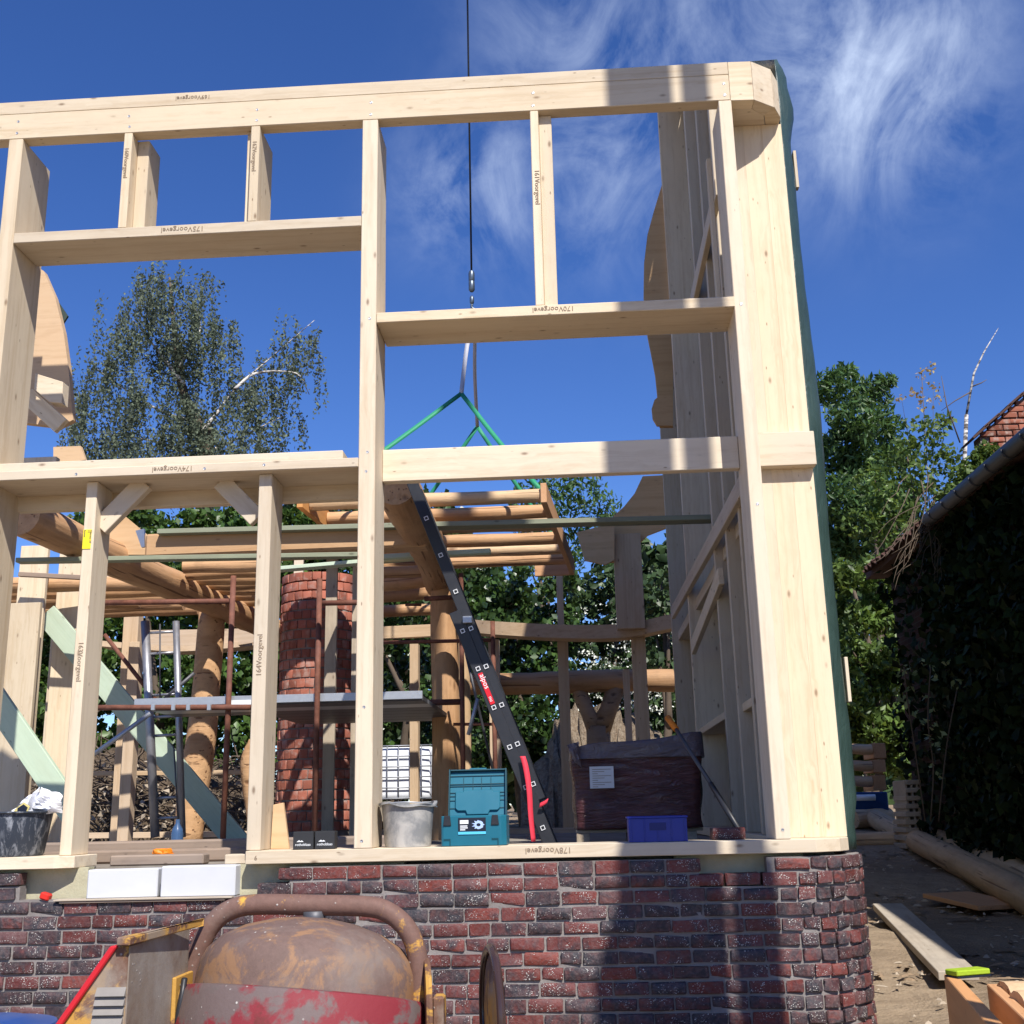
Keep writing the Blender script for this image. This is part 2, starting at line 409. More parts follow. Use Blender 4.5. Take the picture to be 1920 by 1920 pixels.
# ================================================================== brick plinth
def bm_(k):
    v = k.coord((1, 1, 1), 31.0)
    a = k.noise(v, 11.0, 7, .68, .8); b_ = k.noise(v, 46.0, 6, .7); fr = k.math('FRACT', k.math('MULTIPLY', k.rn(), 13.7))
    red = k.ramp(fr, [(.0, (.165, .036, .029)), (.35, (.115, .030, .029)), (.6, (.20, .042, .030)), (.8, (.080, .032, .035)), (1, (.14, .055, .05))])
    dk = (.030, .030, .038)
    f = k.math('ADD', a, k.math('MULTIPLY', k.math('SUBTRACT', k.math('FRACT', k.math('MULTIPLY', k.rn(), 5.13)), .5), .30))
    c = k.mix(k.ramp(f, [(.40, 0), (.56, .75), (.68, 1)]), red, dk)
    c = k.mix(k.ramp(b_, [(.44, 0), (.78, .68)]), c, (.185, .125, .12))
    # pale specks of sand and salts, thick in places
    wv = k.vmath('ADD', k.vmath('MULTIPLY', v, (1, 1, 1.25)), k.vmath('MULTIPLY', k.noise(v, 60, 3), (.012, .012, .012)))
    sp = k.vor(wv, 95.0)
    pt = k.noise(v, 13.0, 5, .7)
    spk = k.math('MULTIPLY', k.ramp(sp, [(.24, 1), (.36, 0)]), k.ramp(pt, [(.51, 0), (.60, .9)]))
    c = k.mix(spk, c, (.70, .67, .63))
    k.col(c); k.rough(k.math('ADD', .42, k.math('MULTIPLY', b_, .35)))
    k.bump(k.math('ADD', k.math('MULTIPLY', a, .8), k.math('ADD', k.math('MULTIPLY', b_, .5), k.math('MULTIPLY', spk, .3))), 1.0, .010)
BRICK = M('fired_brick', bm_, .6, .4)
def mm_(k):
    v = k.wp(); a = k.noise(v, 5, 5, .6); b_ = k.noise(v, 70, 4, .7)
    k.col(k.ramp(a, [(.3, (.18, .16, .15)), (.7, (.29, .265, .25))])); k.bump(b_, .6, .008)
MORTAR = M('mortar', mm_, .95, .1)
RB = .42; CX, CY = 1.155, .425         # rounded corner of the plinth
def outline(s, off=0.0):
    """point and outward normal at arc length s from the start of the corner; s<0 runs left along the front"""
    if s < 0: return Vector((CX + s, CY - RB - off, 0)), Vector((0, -1, 0))
    a = s / RB
    if a < math.pi / 2: n = Vector((math.sin(a), -math.cos(a), 0)); return Vector((CX, CY, 0)) + n * (RB + off), n
    return Vector((CX + RB + off, CY + (s - RB * math.pi / 2), 0)), Vector((1, 0, 0))
plinth = thing('brick_plinth', 'dark red mottled brick plinth with rounded right corner under the timber frame', 'brick wall', (0, .2, 0))
ROW0, PITCH = 1.339, .0772
def wall_core(name, s0, s1, z0, z1, off, thick, mat):
    n = 40; pts = [outline(s0 + (s1 - s0) * i / n, off) for i in range(n + 1)] if s1 > 0 else [outline(s0, off), outline(s1, off)]
    V_, F_ = [], []
    for p, nr in pts:
        q = p - nr * thick
        V_ += [(p.x, p.y, z0), (p.x, p.y, z1), (q.x, q.y, z1), (q.x, q.y, z0)]
    for i in range(len(pts) - 1):
        a = i * 4; b = a + 4
        for k in range(4): F_.append((a + k, b + k, b + (k + 1) % 4, a + (k + 1) % 4))
    F_ += [(0, 1, 2, 3), (len(V_) - 1, len(V_) - 2, len(V_) - 3, len(V_) - 4)]
    return mesh(name, V_, F_, mat, plinth)
xL = lambda x: x - CX                     # x on the front -> arc length
NR = 17
ZB = ROW0 - NR * PITCH
wall_core('mortar_bed', xL(-4.6), 3.2, ZB, ROW0 - 2 * PITCH + .003, -.0125, .08, MORTAR)
wall_core('mortar_bed', xL(-1.62), xL(.62), ROW0 - 2 * PITCH + .003, ROW0 - .004, -.0125, .08, MORTAR)
wall_core('mortar_bed', xL(.985), 3.2, ROW0 - 2 * PITCH + .003, ROW0 - .004, -.0125, .08, MORTAR)
wall_core('mortar_bed', xL(-4.6), xL(-3.14), ROW0 - 2 * PITCH + .003, ROW0 - PITCH, -.0125, .08, MORTAR)
def insm(k):
    v = k.coord((1, 1, 1), 3); a = k.noise(v, 7, 5); b_ = k.noise(v, 60, 4, .7)
    k.col(k.ramp(a, [(.3, (.38, .35, .24)), (.7, (.50, .47, .33))])); k.bump(b_, .5, .006)
INSUL = M('insulation_board', insm, .95, .1)
box('insulation_board', -4.6, -2.80, .118, .20, 1.10, 1.352, INSUL, plinth, 0)
box('insulation_board', -1.955, -1.0, .118, .20, 1.10, 1.352, INSUL, plinth, 0)
box('insulation_board', .5, 1.2, .118, .20, 1.10, 1.352, INSUL, plinth, 0)
# brick shapes: a few uneven, chipped blocks shared by all bricks
def brick_mesh(name, L, H, D, seed, mat, rough=1.0):
    g = random.Random(seed); bm = bmesh.new()
    nx_, nz_ = (5, 2)
    bmesh.ops.create_cube(bm, size=1)
    for v in bm.verts: v.co = Vector((v.co.x * L, v.co.y * D, v.co.z * H))
    bmesh.ops.bevel(bm, geom=bm.edges[:], offset=.007 * rough, segments=2, affect='EDGES', profile=.6)
    for v in bm.verts:
        v.co += Vector((g.uniform(-1, 1) * .0034, g.uniform(-1, 1) * .0030, g.uniform(-1, 1) * .0030)) * rough
    if g.random() < .5:           # a chipped corner or a fold in the face
        cx, cz = g.uniform(-.5, .5) * L, g.choice((-.5, .5)) * H
        for v in bm.verts:
            d = math.hypot(v.co.x - cx, v.co.z - cz)
            if v.co.y < 0 and d < .05: v.co.y += (.05 - d) * .22 * rough; v.co.z -= math.copysign((.05 - d) * .18, cz) * rough
    me = bpy.data.meshes.new(name); bm.to_mesh(me); bm.free(); me.materials.append(mat)
    me.polygons.foreach_set('use_smooth', [True] * len(me.polygons))
    me.set_sharp_from_angle(angle=R(60))
    return me
BH = .0620
full = [brick_mesh('brick', .183, BH + g.uniform(-.003, .003), .095, s, BRICK) for s in range(10)]
half = [brick_mesh('brick', .110, BH, .095, 50 + s, BRICK) for s in range(6)]
head = [brick_mesh('brick', .088, BH, .06, 80 + s, BRICK) for s in range(8)]
g = random.Random(21)
low = []
def put_brick(me, s, z, visible=True):
    p, nr = outline(s, g.uniform(-.004, .0035))
    o = bpy.data.objects.new('brick', me)
    dep = .03 if me in head else .0475
    p = p - nr * dep
    m = Matrix.Rotation(math.atan2(nr.x, -nr.y), 4, 'Z') @ Matrix.Rotation(g.uniform(-.012, .012), 4, 'Y') @ Matrix.Rotation(g.choice((0, math.pi)), 4, 'Y')
    m.translation = Vector((p.x, p.y, z + g.uniform(-.0018, .0018)))
    o.matrix_basis = m
    if visible: place(o, plinth)
    else: low.append((me, m)); bpy.data.objects.remove(o)
for r in range(NR):
    zc = ROW0 - r * PITCH - PITCH / 2
    s = xL(-3.95 if r > 1 else -4.2) + (.097 if r % 2 else 0) + g.uniform(-.03, .03)
    while s < RB * math.pi / 2 + .30:
        if s > .02: me = g.choice(head); L = .088
        elif g.random() < .17: me = g.choice(half); L = .110
        else: me = g.choice(full); L = .183
        if s < .02 and s + L > .06: me = g.choice(head); L = .088
        c = s + L / 2; x = c + CX if c < 0 else 9
        ok = True
        if r == 0: ok = (x > -1.645 and (x < .57 or x > .93)) or x < -3.17
        if r == 1: ok = x > -1.84 or x < -3.13
        vis = r < 12 and (x > -3.75)
        if ok: put_brick(me, c, zc, vis)
        s += L + g.uniform(.008, .0135)
if low:
    V_, F_ = [], []
    for me, m in low:
        o = len(V_); V_ += [m @ v.co for v in me.vertices]; F_ += [tuple(i + o for i in p.vertices) for p in me.polygons]
    stuff(mesh('brick_courses', V_, F_, BRICK, plinth, True))
# ------------------------------------------------------------------ white blocks, shims and strips in the door gap
WHITE = plain('aerated_concrete', (.56, .57, .59), .85, .06, 9, .2)
CONC = plain('grey_concrete', (.36, .35, .33), .9, .18, 12, .1, bump=.4)
tag(box('aerated_block', -2.76, -2.375, .02, .13, 1.188, 1.342, WHITE, None, .006), 'white aerated block turned aside, left one in the plinth gap', 'block')
tag(box('aerated_block', -2.345, -1.925, .02, .14, 1.188, 1.352, WHITE, None, .006), 'larger white aerated block in the plinth gap beside the beige insulation', 'block')
bpy.data.objects['aerated_block'].rotation_euler.z += R(7)
tag(box('grey_slab', -2.80, -1.9, .16, .30, .98, 1.335, CONC, None, .004), 'grey concrete upstand behind the white blocks in the gap', 'concrete')
tag(box('wood_strip', -2.93, -1.93, -.02, .06, 1.180, 1.189, PLANK, None, .002), 'thin wooden strip under the two white blocks', 'strip')
tag(box('wood_strip', -2.90, -1.97, -.012, .05, 1.168, 1.179, OLDWOOD, None, .002), 'lower dark strip lying on the bricks beneath the white blocks', 'strip')
RED = plain('red_plastic', (.62, .03, .02), .4, .1, 30)
o = tag(box('red_rag', -3.02, -2.965, .0, .05, 1.187, 1.225, RED, None, .012), 'small crumpled red plastic scrap at the end of the stepped bricks', 'scrap')
o.rotation_euler.y += .3

# ================================================================== front timber frame
INK = plain('ink', (.27, .20, .14), .8, .05, 9, .1, bump=0)
STEEL = plain('zinc_screw', (.45, .45, .47), .35, .1, 40, .5, .9, 0)
front = thing('front_wall_frame', 'large pale spruce stud frame of the front wall with rounded right end', 'timber frame', (-1.2, .15, 1.35))
def lab(s, size, host, origin, right, up): return text('lettering', s, size, INK, host, origin, right, up)
FY = -.0016
E_ = .0
sill = prism('sill_plate', [(-1.868, 0), (1.255, 0), (1.40, .09), (1.475, .225), (1.492, .36), (1.2, .36), (-1.868, .36)], 'z', 1.354, 1.424, SPRUCE, front, .003)
lab('178Voorgevel', .045, sill, (at(1072, 1595, 0).x, FY, 1.408), (-1, 0, 0), (0, 0, -1))
lab('9', .035, sill, (-1.80, FY, 1.40), (-1, 0, 0), (0, 0, -1))
silL = prism('sill_plate', [(-4.4, 0), (-2.95, 0), (-2.855, .05), (-2.855, .36), (-4.4, .36)], 'z', 1.352, 1.418, SPRUCE, front, .003)
# top plate
box('top_plate', -4.4, 1.118, 0, .10, 5.99, 6.178, SPRUCE, front)
tp = box('top_plate_cap', -4.4, 1.118, .001, .10, 6.1795, 6.272, SPRUCE, front, .003)
prism('top_plate_corner', [(1.1195, 0), (1.268, .006), (1.268, .106), (1.1195, .10)], 'z', 5.985, 6.27, SPRUCE, front, .002)
prism('top_plate_corner', [(1.2695, .006), (1.413, .103), (1.36, .19), (1.2695, .106)], 'z', 5.985, 6.27, SPRUCE, front, .002)
prism('top_plate_corner', [(1.4145, .105), (1.475, .23), (1.475, .36), (1.40, .36), (1.3615, .191)], 'z', 5.99, 6.262, SPRUCE, front, .002)
prism('top_plate_soffit', [(1.12, .108), (1.268, .112), (1.36, .195), (1.395, .36), (1.12, .36)], 'z', 5.99, 6.03, SPRUCE, front, 0)
lab('169Voorgevel', .042, tp, (at(395, 178, 0).x, FY + .001, 6.243), (-1, 0, 0), (0, 0, -1))
# studs (front face at Y=0 unless noted)
def stud(x0, x1, z0, z1, y0=0.0, y1=.32, **k): return box('stud', x0, x1, y0, y1, z0, z1, SPRUCE, front, **k)
stud(-3.628, -3.533, 1.419, 5.989, 0, .40)
mainp = stud(-1.263, -1.163, 1.425, 5.989, 0, .34)
stud(1.041, 1.123, 1.425, 5.989, 0, .34)
s163 = stud(-2.965, -2.897, 1.419, 3.624, .09, .325)
s164 = stud(-1.885, -1.805, 1.425, 3.624, .07, .335)
s160 = stud(-2.848, -2.794, 5.297, 5.989, 0, .12); stud(-2.7935, -2.715, 5.297, 5.988, .10, .30)
s160b = stud(-2.0, -1.942, 5.297, 5.989, 0, .32); stud(-2.04, -2.0005, 5.297, 5.988, .06, .30)
s161 = stud(-.171, -.118, 4.621, 5.989, 0, .10); stud(-.1175, -.035, 4.621, 5.988, .06, .28)
lab('161Voorgevel', .044, s161, (-.152, FY, 5.56), (0, 0, -1), (1, 0, 0))
lab('160Voorgevel', .040, s160, (-2.836, FY, 5.88), (0, 0, -1), (1, 0, 0))
lab('162Voorgevel', .040, s160b, (-1.985, FY, 5.88), (0, 0, -1), (1, 0, 0))
lab('163Voorgevel', .042, s163, (-2.940, .09 + FY, at(150, 1203, .09).z), (0, 0, -1), (1, 0, 0))
lab('164Voorgevel', .044, s164, (-1.832, .07 + FY, at(490, 1268, .07).z), (0, 0, 1), (-1, 0, 0))
# rails
r175 = box('rail', -3.531, -1.2645, -.003, .33, 5.224, 5.296, SPRUCE, front)
lab('175Voorgevel', .050, r175, (at(383, 428, 0).x, FY - .003, 5.278), (-1, 0, 0), (0, 0, -1))
r170 = box('rail', -1.161, 1.045, -.004, .38, 4.552, 4.620, SPRUCE, front)
lab('170Voorgevel', .046, r170, (at(1077, 577, 0).x, FY - .004, 4.604), (-1, 0, 0), (0, 0, -1))
r174 = box('rail', -4.4, -1.2645, .0, .37, 3.6255, 3.684, SPRUCE, front)
lab('174Voorgevel', .045, r174, (at(362, 880, 0).x, FY, 3.671), (-1, 0, 0), (0, 0, -1))
box('rail', -4.4, -1.37, .055, .30, 3.685, 3.752, SPRUCE, front)
box('back_rail', -4.4, -1.2645, .3715, .44, 3.53, 3.682, SPRUCE, front)
# lintel plank behind the posts, to the right
box('lintel', -1.1615, 1.039, .255, .325, 3.601, 3.808, SPRUCE, front)
# knee braces at the door opening
beam('knee_brace', at(188, 990, .2), at(272, 905, .2), .115, .06, SPRUCE, front, up=Vector((0, 1, 0)))
beam('knee_brace', at(484, 974, .22), at(416, 904, .22), .115, .06, SPRUCE, front, up=Vector((0, 1, 0)))
# corner panel boards and bracket
w0 = 1.1245
for i, (a, b) in enumerate(((1.1245, 1.2351), (1.2357, 1.3605), (1.3611, 1.488))):
    box('corner_board', a, b, .30 + .0006 * (i % 2), .345, 1.4255, 5.988, SPRUCE, front, 0)
box('ledger', 1.125, 1.498, .225, .2985, 3.597, 3.812, SPRUCE, front)
box('ledger_shim', 1.125, 1.20, .28, .299, 3.813, 3.83, OLDWOOD, front, 0)
# small stud lit behind the right bay
box('stud', .99, 1.022, .36, .42, 4.621, 5.80, SPRUCE, front)
# screws
sv, sf = [], []
g = random.Random(5)
SCREWS = [(x, z, -.0) for x in (-3.58, -2.82, -1.97, -1.21, -.145, 1.08) for z in (6.03, 6.115)] + [(-1.21, z, 0) for z in (3.72, 3.59, 2.2, 4.58)] + [(1.085, 4.56, 0), (1.085, 3.3, 0), (1.085, 1.47, 0), (-1.84, 3.655, 0), (-3.0, 3.65, 0), (-2.2, 3.655, 0), (-1.215, 1.47, 0)]
smesh = None
for x, z, y in SCREWS:
    m = Matrix.Rotation(R(90), 4, 'X'); m.translation = (x + g.uniform(-.006, .006), y - .0005, z + g.uniform(-.006, .006))
    if smesh is None:
        o = lathe('screw', [(0, -.002), (.0075, -.001), (.0085, .001), (.006, .0015), (.004, .0003), (0, .0003)], STEEL, front, 10, m); smesh = o.data
    else:
        o = bpy.data.objects.new('screw', smesh); o.matrix_basis = m; place(o, front)
# yellow note pinned on the left door stud
NOTE = plain('yellow_paper', (.85, .72, .03), .7, .05, 12)
nt_ = tag(box('paper_note', -2.962, -2.912, .0855, .0885, 3.20, 3.32, NOTE, None, 0), 'yellow paper note with scribbles pinned to the left door stud', 'note')
for i, (dx, s) in enumerate(((.004, 'Thermo 24'), (.018, '15'), (.040, 'boven'))):
    text('handwriting', s, .018, INK, nt_, (-2.913 - dx - .004, .0842, 3.317), (0, 0, -1), (1, 0, 0))
# ================================================================== side wall to the right, its foil
def vpost(name, l, r, py, Y, z0, z1, dep, mat, parent, bev=.003):
    return box(name, at(l, py, Y).x, at(r, py, Y).x, Y, Y + dep, z0, z1, mat, parent, bev)
def ppoly(name, pts, Y, dep, mat, parent, bev=0.0):
    return prism(name, [(at(x, y, Y).x, at(x, y, Y).z) for x, y in pts], 'y', Y, Y + dep, mat, parent, bev)
side = thing('side_wall_frame', 'shaded row of deep spruce studs and diagonal braces receding along the right side', 'timber frame', (1.3, 3.5, 1.35))
for Y, z1 in ((1.05, 6.78), (1.75, 7.27), (2.5, 7.80), (4.8, 9.45), (6.9, 7.6)):
    box('stud', 1.132, 1.47, Y, Y + .07, 1.43, z1, SPRUCE, side)
box('sill_plate', 1.13, 1.475, .362, 7.2, 1.354, 1.424, SPRUCE, side)
beam('top_plate', (1.302, .95, 6.76), (1.302, 4.95, 9.60), .34, .07, SPRUCE, side)
box('mid_rail', 1.20, 1.465, .4, 6.9, 3.50, 3.60, SPRUCE, side)
box('nogging', 1.16, 1.46, 2.571, 4.799, 2.28, 2.34, SPRUCE, side)
box('nogging', 1.16, 1.46, 1.121, 1.749, 2.25, 2.31, SPRUCE, side)
def brace(a, b, w=.045, h=.13, x=1.118):
    p0 = atx(a[0], a[1], x); p1 = atx(b[0], b[1], x); beam('brace', p0, p1, w, h, SPRUCE, side)
brace((1396, 905), (1262, 1150)); brace((1352, 1080), (1300, 1215)); brace((1347, 350), (1296, 585))
# curved rear gable boards seen past the studs
ppoly('curved_board', [(1243, 340), (1226, 396), (1214, 440), (1208, 490), (1207, 556), (1212, 600), (1262, 600), (1262, 340)], 4.85, .05, PLY, side)
ppoly('curved_board', [(1214, 628), (1222, 668), (1229, 705), (1233, 745), (1237, 800), (1262, 800), (1262, 628)], 6.2, .05, PLY, side)
ppoly('curved_board', [(1236, 742), (1227, 750), (1222, 766), (1224, 785), (1232, 798), (1262, 798), (1262, 742)], 5.6, .04, PLY, side)
ppoly('curved_bracket', [(1205, 893), (1190, 925), (1170, 950), (1145, 972), (1128, 985), (1135, 1052), (1160, 1055), (1200, 1018), (1215, 1003), (1262, 985), (1262, 890)], 7.4, .06, PLY, side)
ppoly('bracket_board', [(1082, 998), (1152, 980), (1152, 1050), (1135, 1058), (1096, 1050)], 7.2, .06, PLY, side)
# foil: sheet stretched over the outer side, bellied by the wind
def foilm(k):
    v = k.coord((1, 1, 1), 0); a = k.noise(v, 3, 4); b_ = k.noise(k.vmath('MULTIPLY', v, (2, 9, 1.6)), 3, 6, .62, 1.4)
    k.col(k.ramp(a, [(.3, (.026, .050, .043)), (.7, (.042, .076, .066))])); k.rough(k.math('ADD', .28, k.math('MULTIPLY', b_, .2))); k.bump(b_, .45, .03)
FOIL = M('green_foil', foilm, .35, .5)
prof = [(1.35, 1.566), (1.6, 1.60), (1.93, 1.607), (2.4, 1.588), (3.23, 1.594), (3.93, 1.606), (4.59, 1.598), (5.12, 1.584), (5.68, 1.582), (5.88, 1.590), (6.08, 1.623), (6.25, 1.60), (6.40, 1.53)]
def foil_x(z):
    for (a, xa), (b, xb) in zip(prof, prof[1:]):
        if z <= b: return xa + (xb - xa) * (z - a) / (b - a)
    return prof[-1][1]
V_, F_ = [], []; nz, ny = 70, 46
for i in range(nz + 1):
    z = 1.35 + 5.05 * i / nz   # grows with the roof slope further back
    for j in range(ny + 1):
        y = .345 + 6.6 * (j / ny) ** 1.6
        t = min(1, (y - .345) / .14); bel = math.sin(min(1, t) * math.pi / 2)
        x = 1.496 + (foil_x(z) - 1.496) * bel * (1 if y < 1 else .85 + .15 * math.cos((y - 1) * 3.1))
        x += .012 * bel * smooth01((z - 5.2) / .8) * math.sin(z * 16 + y * 14) + .010 * bel * smooth01((1.9 - z) / .5) * math.sin(z * 21 - y * 17) + .003 * bel * math.sin(z * 4 + y * 9) + .0015 * bel * math.sin(z * 19 - y * 13)
        if y > 1.4: x = min(x, 1.60)
        V_.append((x, y, z + (max(0, .715 * y - .13) if y < 4.8 else 3.18 - (y - 4.8) * .3) * smooth01((z - 5) / 1.4)))
for i in range(nz):
    for j in range(ny):
        a = i * (ny + 1) + j; F_.append((a, a + 1, a + ny + 2, a + ny + 1))
fo = tag(mesh('wall_foil', V_, F_, FOIL, None, True), 'glossy dark green plastic foil hung over the outer right side of the frame', 'foil')
md = fo.modifiers.new('thick', 'SOLIDIFY'); md.thickness = .003
for px, y0, y1, Y, xx in ((1484, 283, 352, .5, 1.605), (1583, 1232, 1316, .5, 1.622)):
    a, b = at(px, y0, Y), at(px + 4, y1, Y)
    beam('batten', (xx, Y + .02, a.z), (xx, Y + .02, b.z), .02, .05, SPRUCE, fo, .002, Vector((0, 1, 0)))

# ================================================================== left wall parts
left = thing('left_wall_frame', 'spruce planks and curved plywood ribs of the left side wall', 'timber frame', (-5, 3, 1.35))
ppoly('curved_rib', [(20, 470), (82, 508), (103, 556), (119, 622), (128, 688), (134, 755), (137, 787), (110, 800), (20, 790)], 1.25, .06, PLY, left)
ppoly('blocking', [(66, 700), (118, 716), (116, 756), (93, 754), (64, 730)], .95, .10, SPRUCE, left, .003)
a = at(52, 742, 1.0); b = at(116, 800, 1.0)
beam('brace', a, b, .12, .05, SPRUCE, left, .003, Vector((0, 1, 0)))
vpost('stud', 45, 108, 830, 1.15, 3.76, 4.15, .06, SPRUCE, left)
ppoly('curved_rib', [(100, 838), (151, 836), (160, 862), (100, 872)], 2.2, .04, PLY, left)
V_, F_ = [], []
FOIL2 = plain('dark_net', (.04, .06, .055), .6, .3, 30)
ppoly('net_scrap', [(104, 558), (127, 592), (118, 606), (110, 596)], 1.32, .02, FOIL2, left)
vpost('wall_board', 42, 93, 1000, 4.6, 1.36, 4.35, .05, SPRUCE, left); vpost('wall_board', 115, 159, 1000, 5.2, 1.36, 4.5, .05, SPRUCE, left)
vpost('wall_board', -60, 66, 1250, 4.3, 1.36, 3.70, .05, SPRUCE, left)
vpost('stud', 91, 118, 1250, 5.4, 1.36, 3.6, .06, SPRUCE, left)
ppoly('curved_rib', [(195, 998), (232, 966), (292, 1016), (285, 1040), (200, 1040)], 3.6, .04, PLY, left)
ppoly('gutter_end', [(254, 995), (270, 991), (271, 1025), (265, 1026)], 3.15, .03, STEEL, left)
beam('rail', at(36, 1077, 4.4), at(152, 1083, 4.4), .05, .045, OLDWOOD, left)
beam('rail', at(198, 1083, 5.3), at(300, 1090, 5.3), .06, .05, SPRUCE, left)

# ================================================================== log floor
logs = thing('log_floor', 'upper floor frame of thick peeled logs resting on the log posts', 'log floor', (-3, 4.5, 3.8))
HEWN = wood('hewn_log', (.50, .31, .165), (.40, .225, .105), (.14, .06, .03), knots=.8)
log('log_beam', atz(35, 965, 4.0), atz(520, 1185, 3.9), .165, .155, LOG, logs, 18, 1)
log('log_beam', atz(745, 905, 4.06), atz(828, 1092, 4.06), .17, .17, LOG, logs, 18, 2)
a = at(272, 1022, 3.3); b = at(1000, 1002, 3.3)
beam('hewn_beam', (a.x, 3.4, 3.99), (-1.28, 3.4, 4.0), .22, .215, HEWN, logs, .02)
def joist(px0, px1, py0, py1, z, r, k, mat=None): log('joist', atz(px0, py0, z), atz(px1, py1, z), r, r * .92, mat or LOG, logs, 12, k)
for k, (p0, p1, y0, y1, r) in enumerate(((-40, 318, 1112, 1105, .088), (-40, 262, 1133, 1130, .07), (40, 372, 1156, 1141, .072), (-40, 330, 1125, 1122, .08), (-40, 300, 1098, 1094, .085), (30, 345, 1146, 1133, .07))): joist(p0, p1, y0, y1, 4.0, r, k)
for k, (p0, p1, y0, y1, r) in enumerate(((345, 500, 1062, 1058, .08), (360, 505, 1084, 1082, .085), (392, 510, 1105, 1102, .082), (425, 512, 1127, 1124, .08), (450, 515, 1143, 1140, .08), (352, 505, 1073, 1070, .082), (376, 508, 1095, 1092, .082), (410, 512, 1116, 1113, .08))): joist(p0, p1, y0, y1, 4.08, r, 10 + k)
for k, (p0, p1, y0, y1, r) in enumerate(((690, 790, 1075, 1070, .07), (690, 800, 1098, 1088, .085), (690, 806, 1120, 1112, .08), (690, 815, 1146, 1143, .08))): joist(p0, p1, y0, y1, 4.05, r, 20 + k)
# long treated planks laid across
tag(beam('treated_plank', at(300, 1000, 3.28), at(1345, 973, 3.28), .16, .045, GREENDULL, None), 'long dull green treated plank laid across the hewn beam to the right studs', 'plank')
tag(beam('treated_plank', at(34, 1052, 2.9), at(692, 1041, 2.9), .10, .04, GREENDULL, None), 'thin green batten spanning the left bay below the hewn beam', 'plank')
tag(beam('treated_plank', at(700, 1046, 4.0), at(920, 1034, 4.0), .09, .045, GREENWOOD, None), 'short pale green board end lit beside the black ladder', 'plank')
tag(beam('treated_plank', at(520, 1068, 5.2), at(780, 1046, 5.2), .14, .04, GREENWOOD, None), 'pale green board sticking out above the brick chimney', 'plank')
# ------------------------------------------------------------------ log posts
def lpost(l, r, py, Y, zt, mat, label, seed):
    a, b = at(l, py, Y), at(r, py, Y); rad = (b.x - a.x) / 2; x = (a.x + b.x) / 2
    o = log('log_post', (x, Y, 1.346), (x, Y, zt), rad * 1.02, rad * .97, mat, None, 18, seed, .02)
    return tag(o, label, 'log post')
lpost(808, 862, 1300, 5.45, 3.9, LOG, 'tall peeled log post behind the teal toolbox carrying a log beam', 3)
def crooked(pts, Y, rads, label, seed):
    P_ = [at(x, y, Y) for x, y in pts]; P_[0].z = 1.346
    c = curve_pts(P_, 5); n_ = len(c); g_ = random.Random(seed); rr = []
    for i_ in range(n_):
        t_ = i_ / (n_ - 1) * (len(rads) - 1); k_ = min(int(t_), len(rads) - 2); rr.append((rads[k_] * (1 - t_ + k_) + rads[k_ + 1] * (t_ - k_)) * (1 + g_.uniform(-.03, .03)))
    return tag(tube('log_post', c, rr, LOGV, None, 16), label, 'log post')
LOGV = log_mat('upright_log', (.50, .30, .155), (.36, .19, .085), (.13, .055, .025))
crooked([(352, 1570), (362, 1480), (378, 1380), (390, 1250), (398, 1150)], 6.2, [.155, .17, .165, .15, .15], 'leaning crooked log post left of the rusty scaffold standard', 4)
crooked([(487, 1575), (474, 1500), (468, 1430), (480, 1390)], 6.0, [.10, .09, .10, .08], 'short curved log stub half hidden behind the right door stud', 8)
lpost(858, 884, 1420, 6.6, 3.6, PALELOG, 'slim pale log post half hidden behind the black ladder', 5)
# ------------------------------------------------------------------ rear wall of studs and curved plates
rear = thing('rear_wall_frame', 'rear wall frame of spruce studs with curved plates against the hedge', 'timber frame', (-2, 8, 1.35))
def curved_plate(name, pts, h, w, n=6):
    c = curve_pts(pts, n); V_, F_ = [], []
    for p in c: V_ += [p + Vector((0, 0, h / 2)), p + Vector((0, w, h / 2)), p + Vector((0, w, -h / 2)), p + Vector((0, 0, -h / 2))]
    for i in range(len(c) - 1):
        for k in range(4): F_.append((i * 4 + k, i * 4 + (k + 1) % 4, i * 4 + 4 + (k + 1) % 4, i * 4 + 4 + k))
    F_ += [(0, 3, 2, 1), tuple(len(V_) - 4 + k for k in range(4))]
    ctr = sum(c, Vector()) / len(c)
    return mesh(name, [v - ctr for v in V_], F_, SPRUCE_SHADE, rear, False, loc=ctr)
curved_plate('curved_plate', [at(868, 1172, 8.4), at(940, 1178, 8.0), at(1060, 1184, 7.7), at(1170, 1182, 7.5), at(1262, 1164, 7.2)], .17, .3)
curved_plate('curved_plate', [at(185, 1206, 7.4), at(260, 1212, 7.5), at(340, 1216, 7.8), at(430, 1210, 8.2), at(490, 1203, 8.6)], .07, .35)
ppoly('white_board', [(270, 1182), (475, 1178), (480, 1204), (430, 1212), (280, 1212)], 8.3, .04, SPRUCE_SHADE, rear)
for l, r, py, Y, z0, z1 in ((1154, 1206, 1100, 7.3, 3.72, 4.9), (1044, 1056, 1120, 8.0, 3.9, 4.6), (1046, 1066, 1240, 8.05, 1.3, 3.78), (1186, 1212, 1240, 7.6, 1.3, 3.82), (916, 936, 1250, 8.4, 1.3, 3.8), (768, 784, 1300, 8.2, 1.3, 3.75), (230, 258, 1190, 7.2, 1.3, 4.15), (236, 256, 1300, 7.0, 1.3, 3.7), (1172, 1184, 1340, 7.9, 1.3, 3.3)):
    vpost('stud', l, r, py, Y, z0, z1, .16, SPRUCE_SHADE, rear)
beam('rail', at(700, 1188, 8.25), at(870, 1180, 8.4), .10, .16, SPRUCE_SHADE, rear)
beam('rail', at(20, 1452, 7.6), at(480, 1448, 7.6), .06, .055, SPRUCE_SHADE, rear)
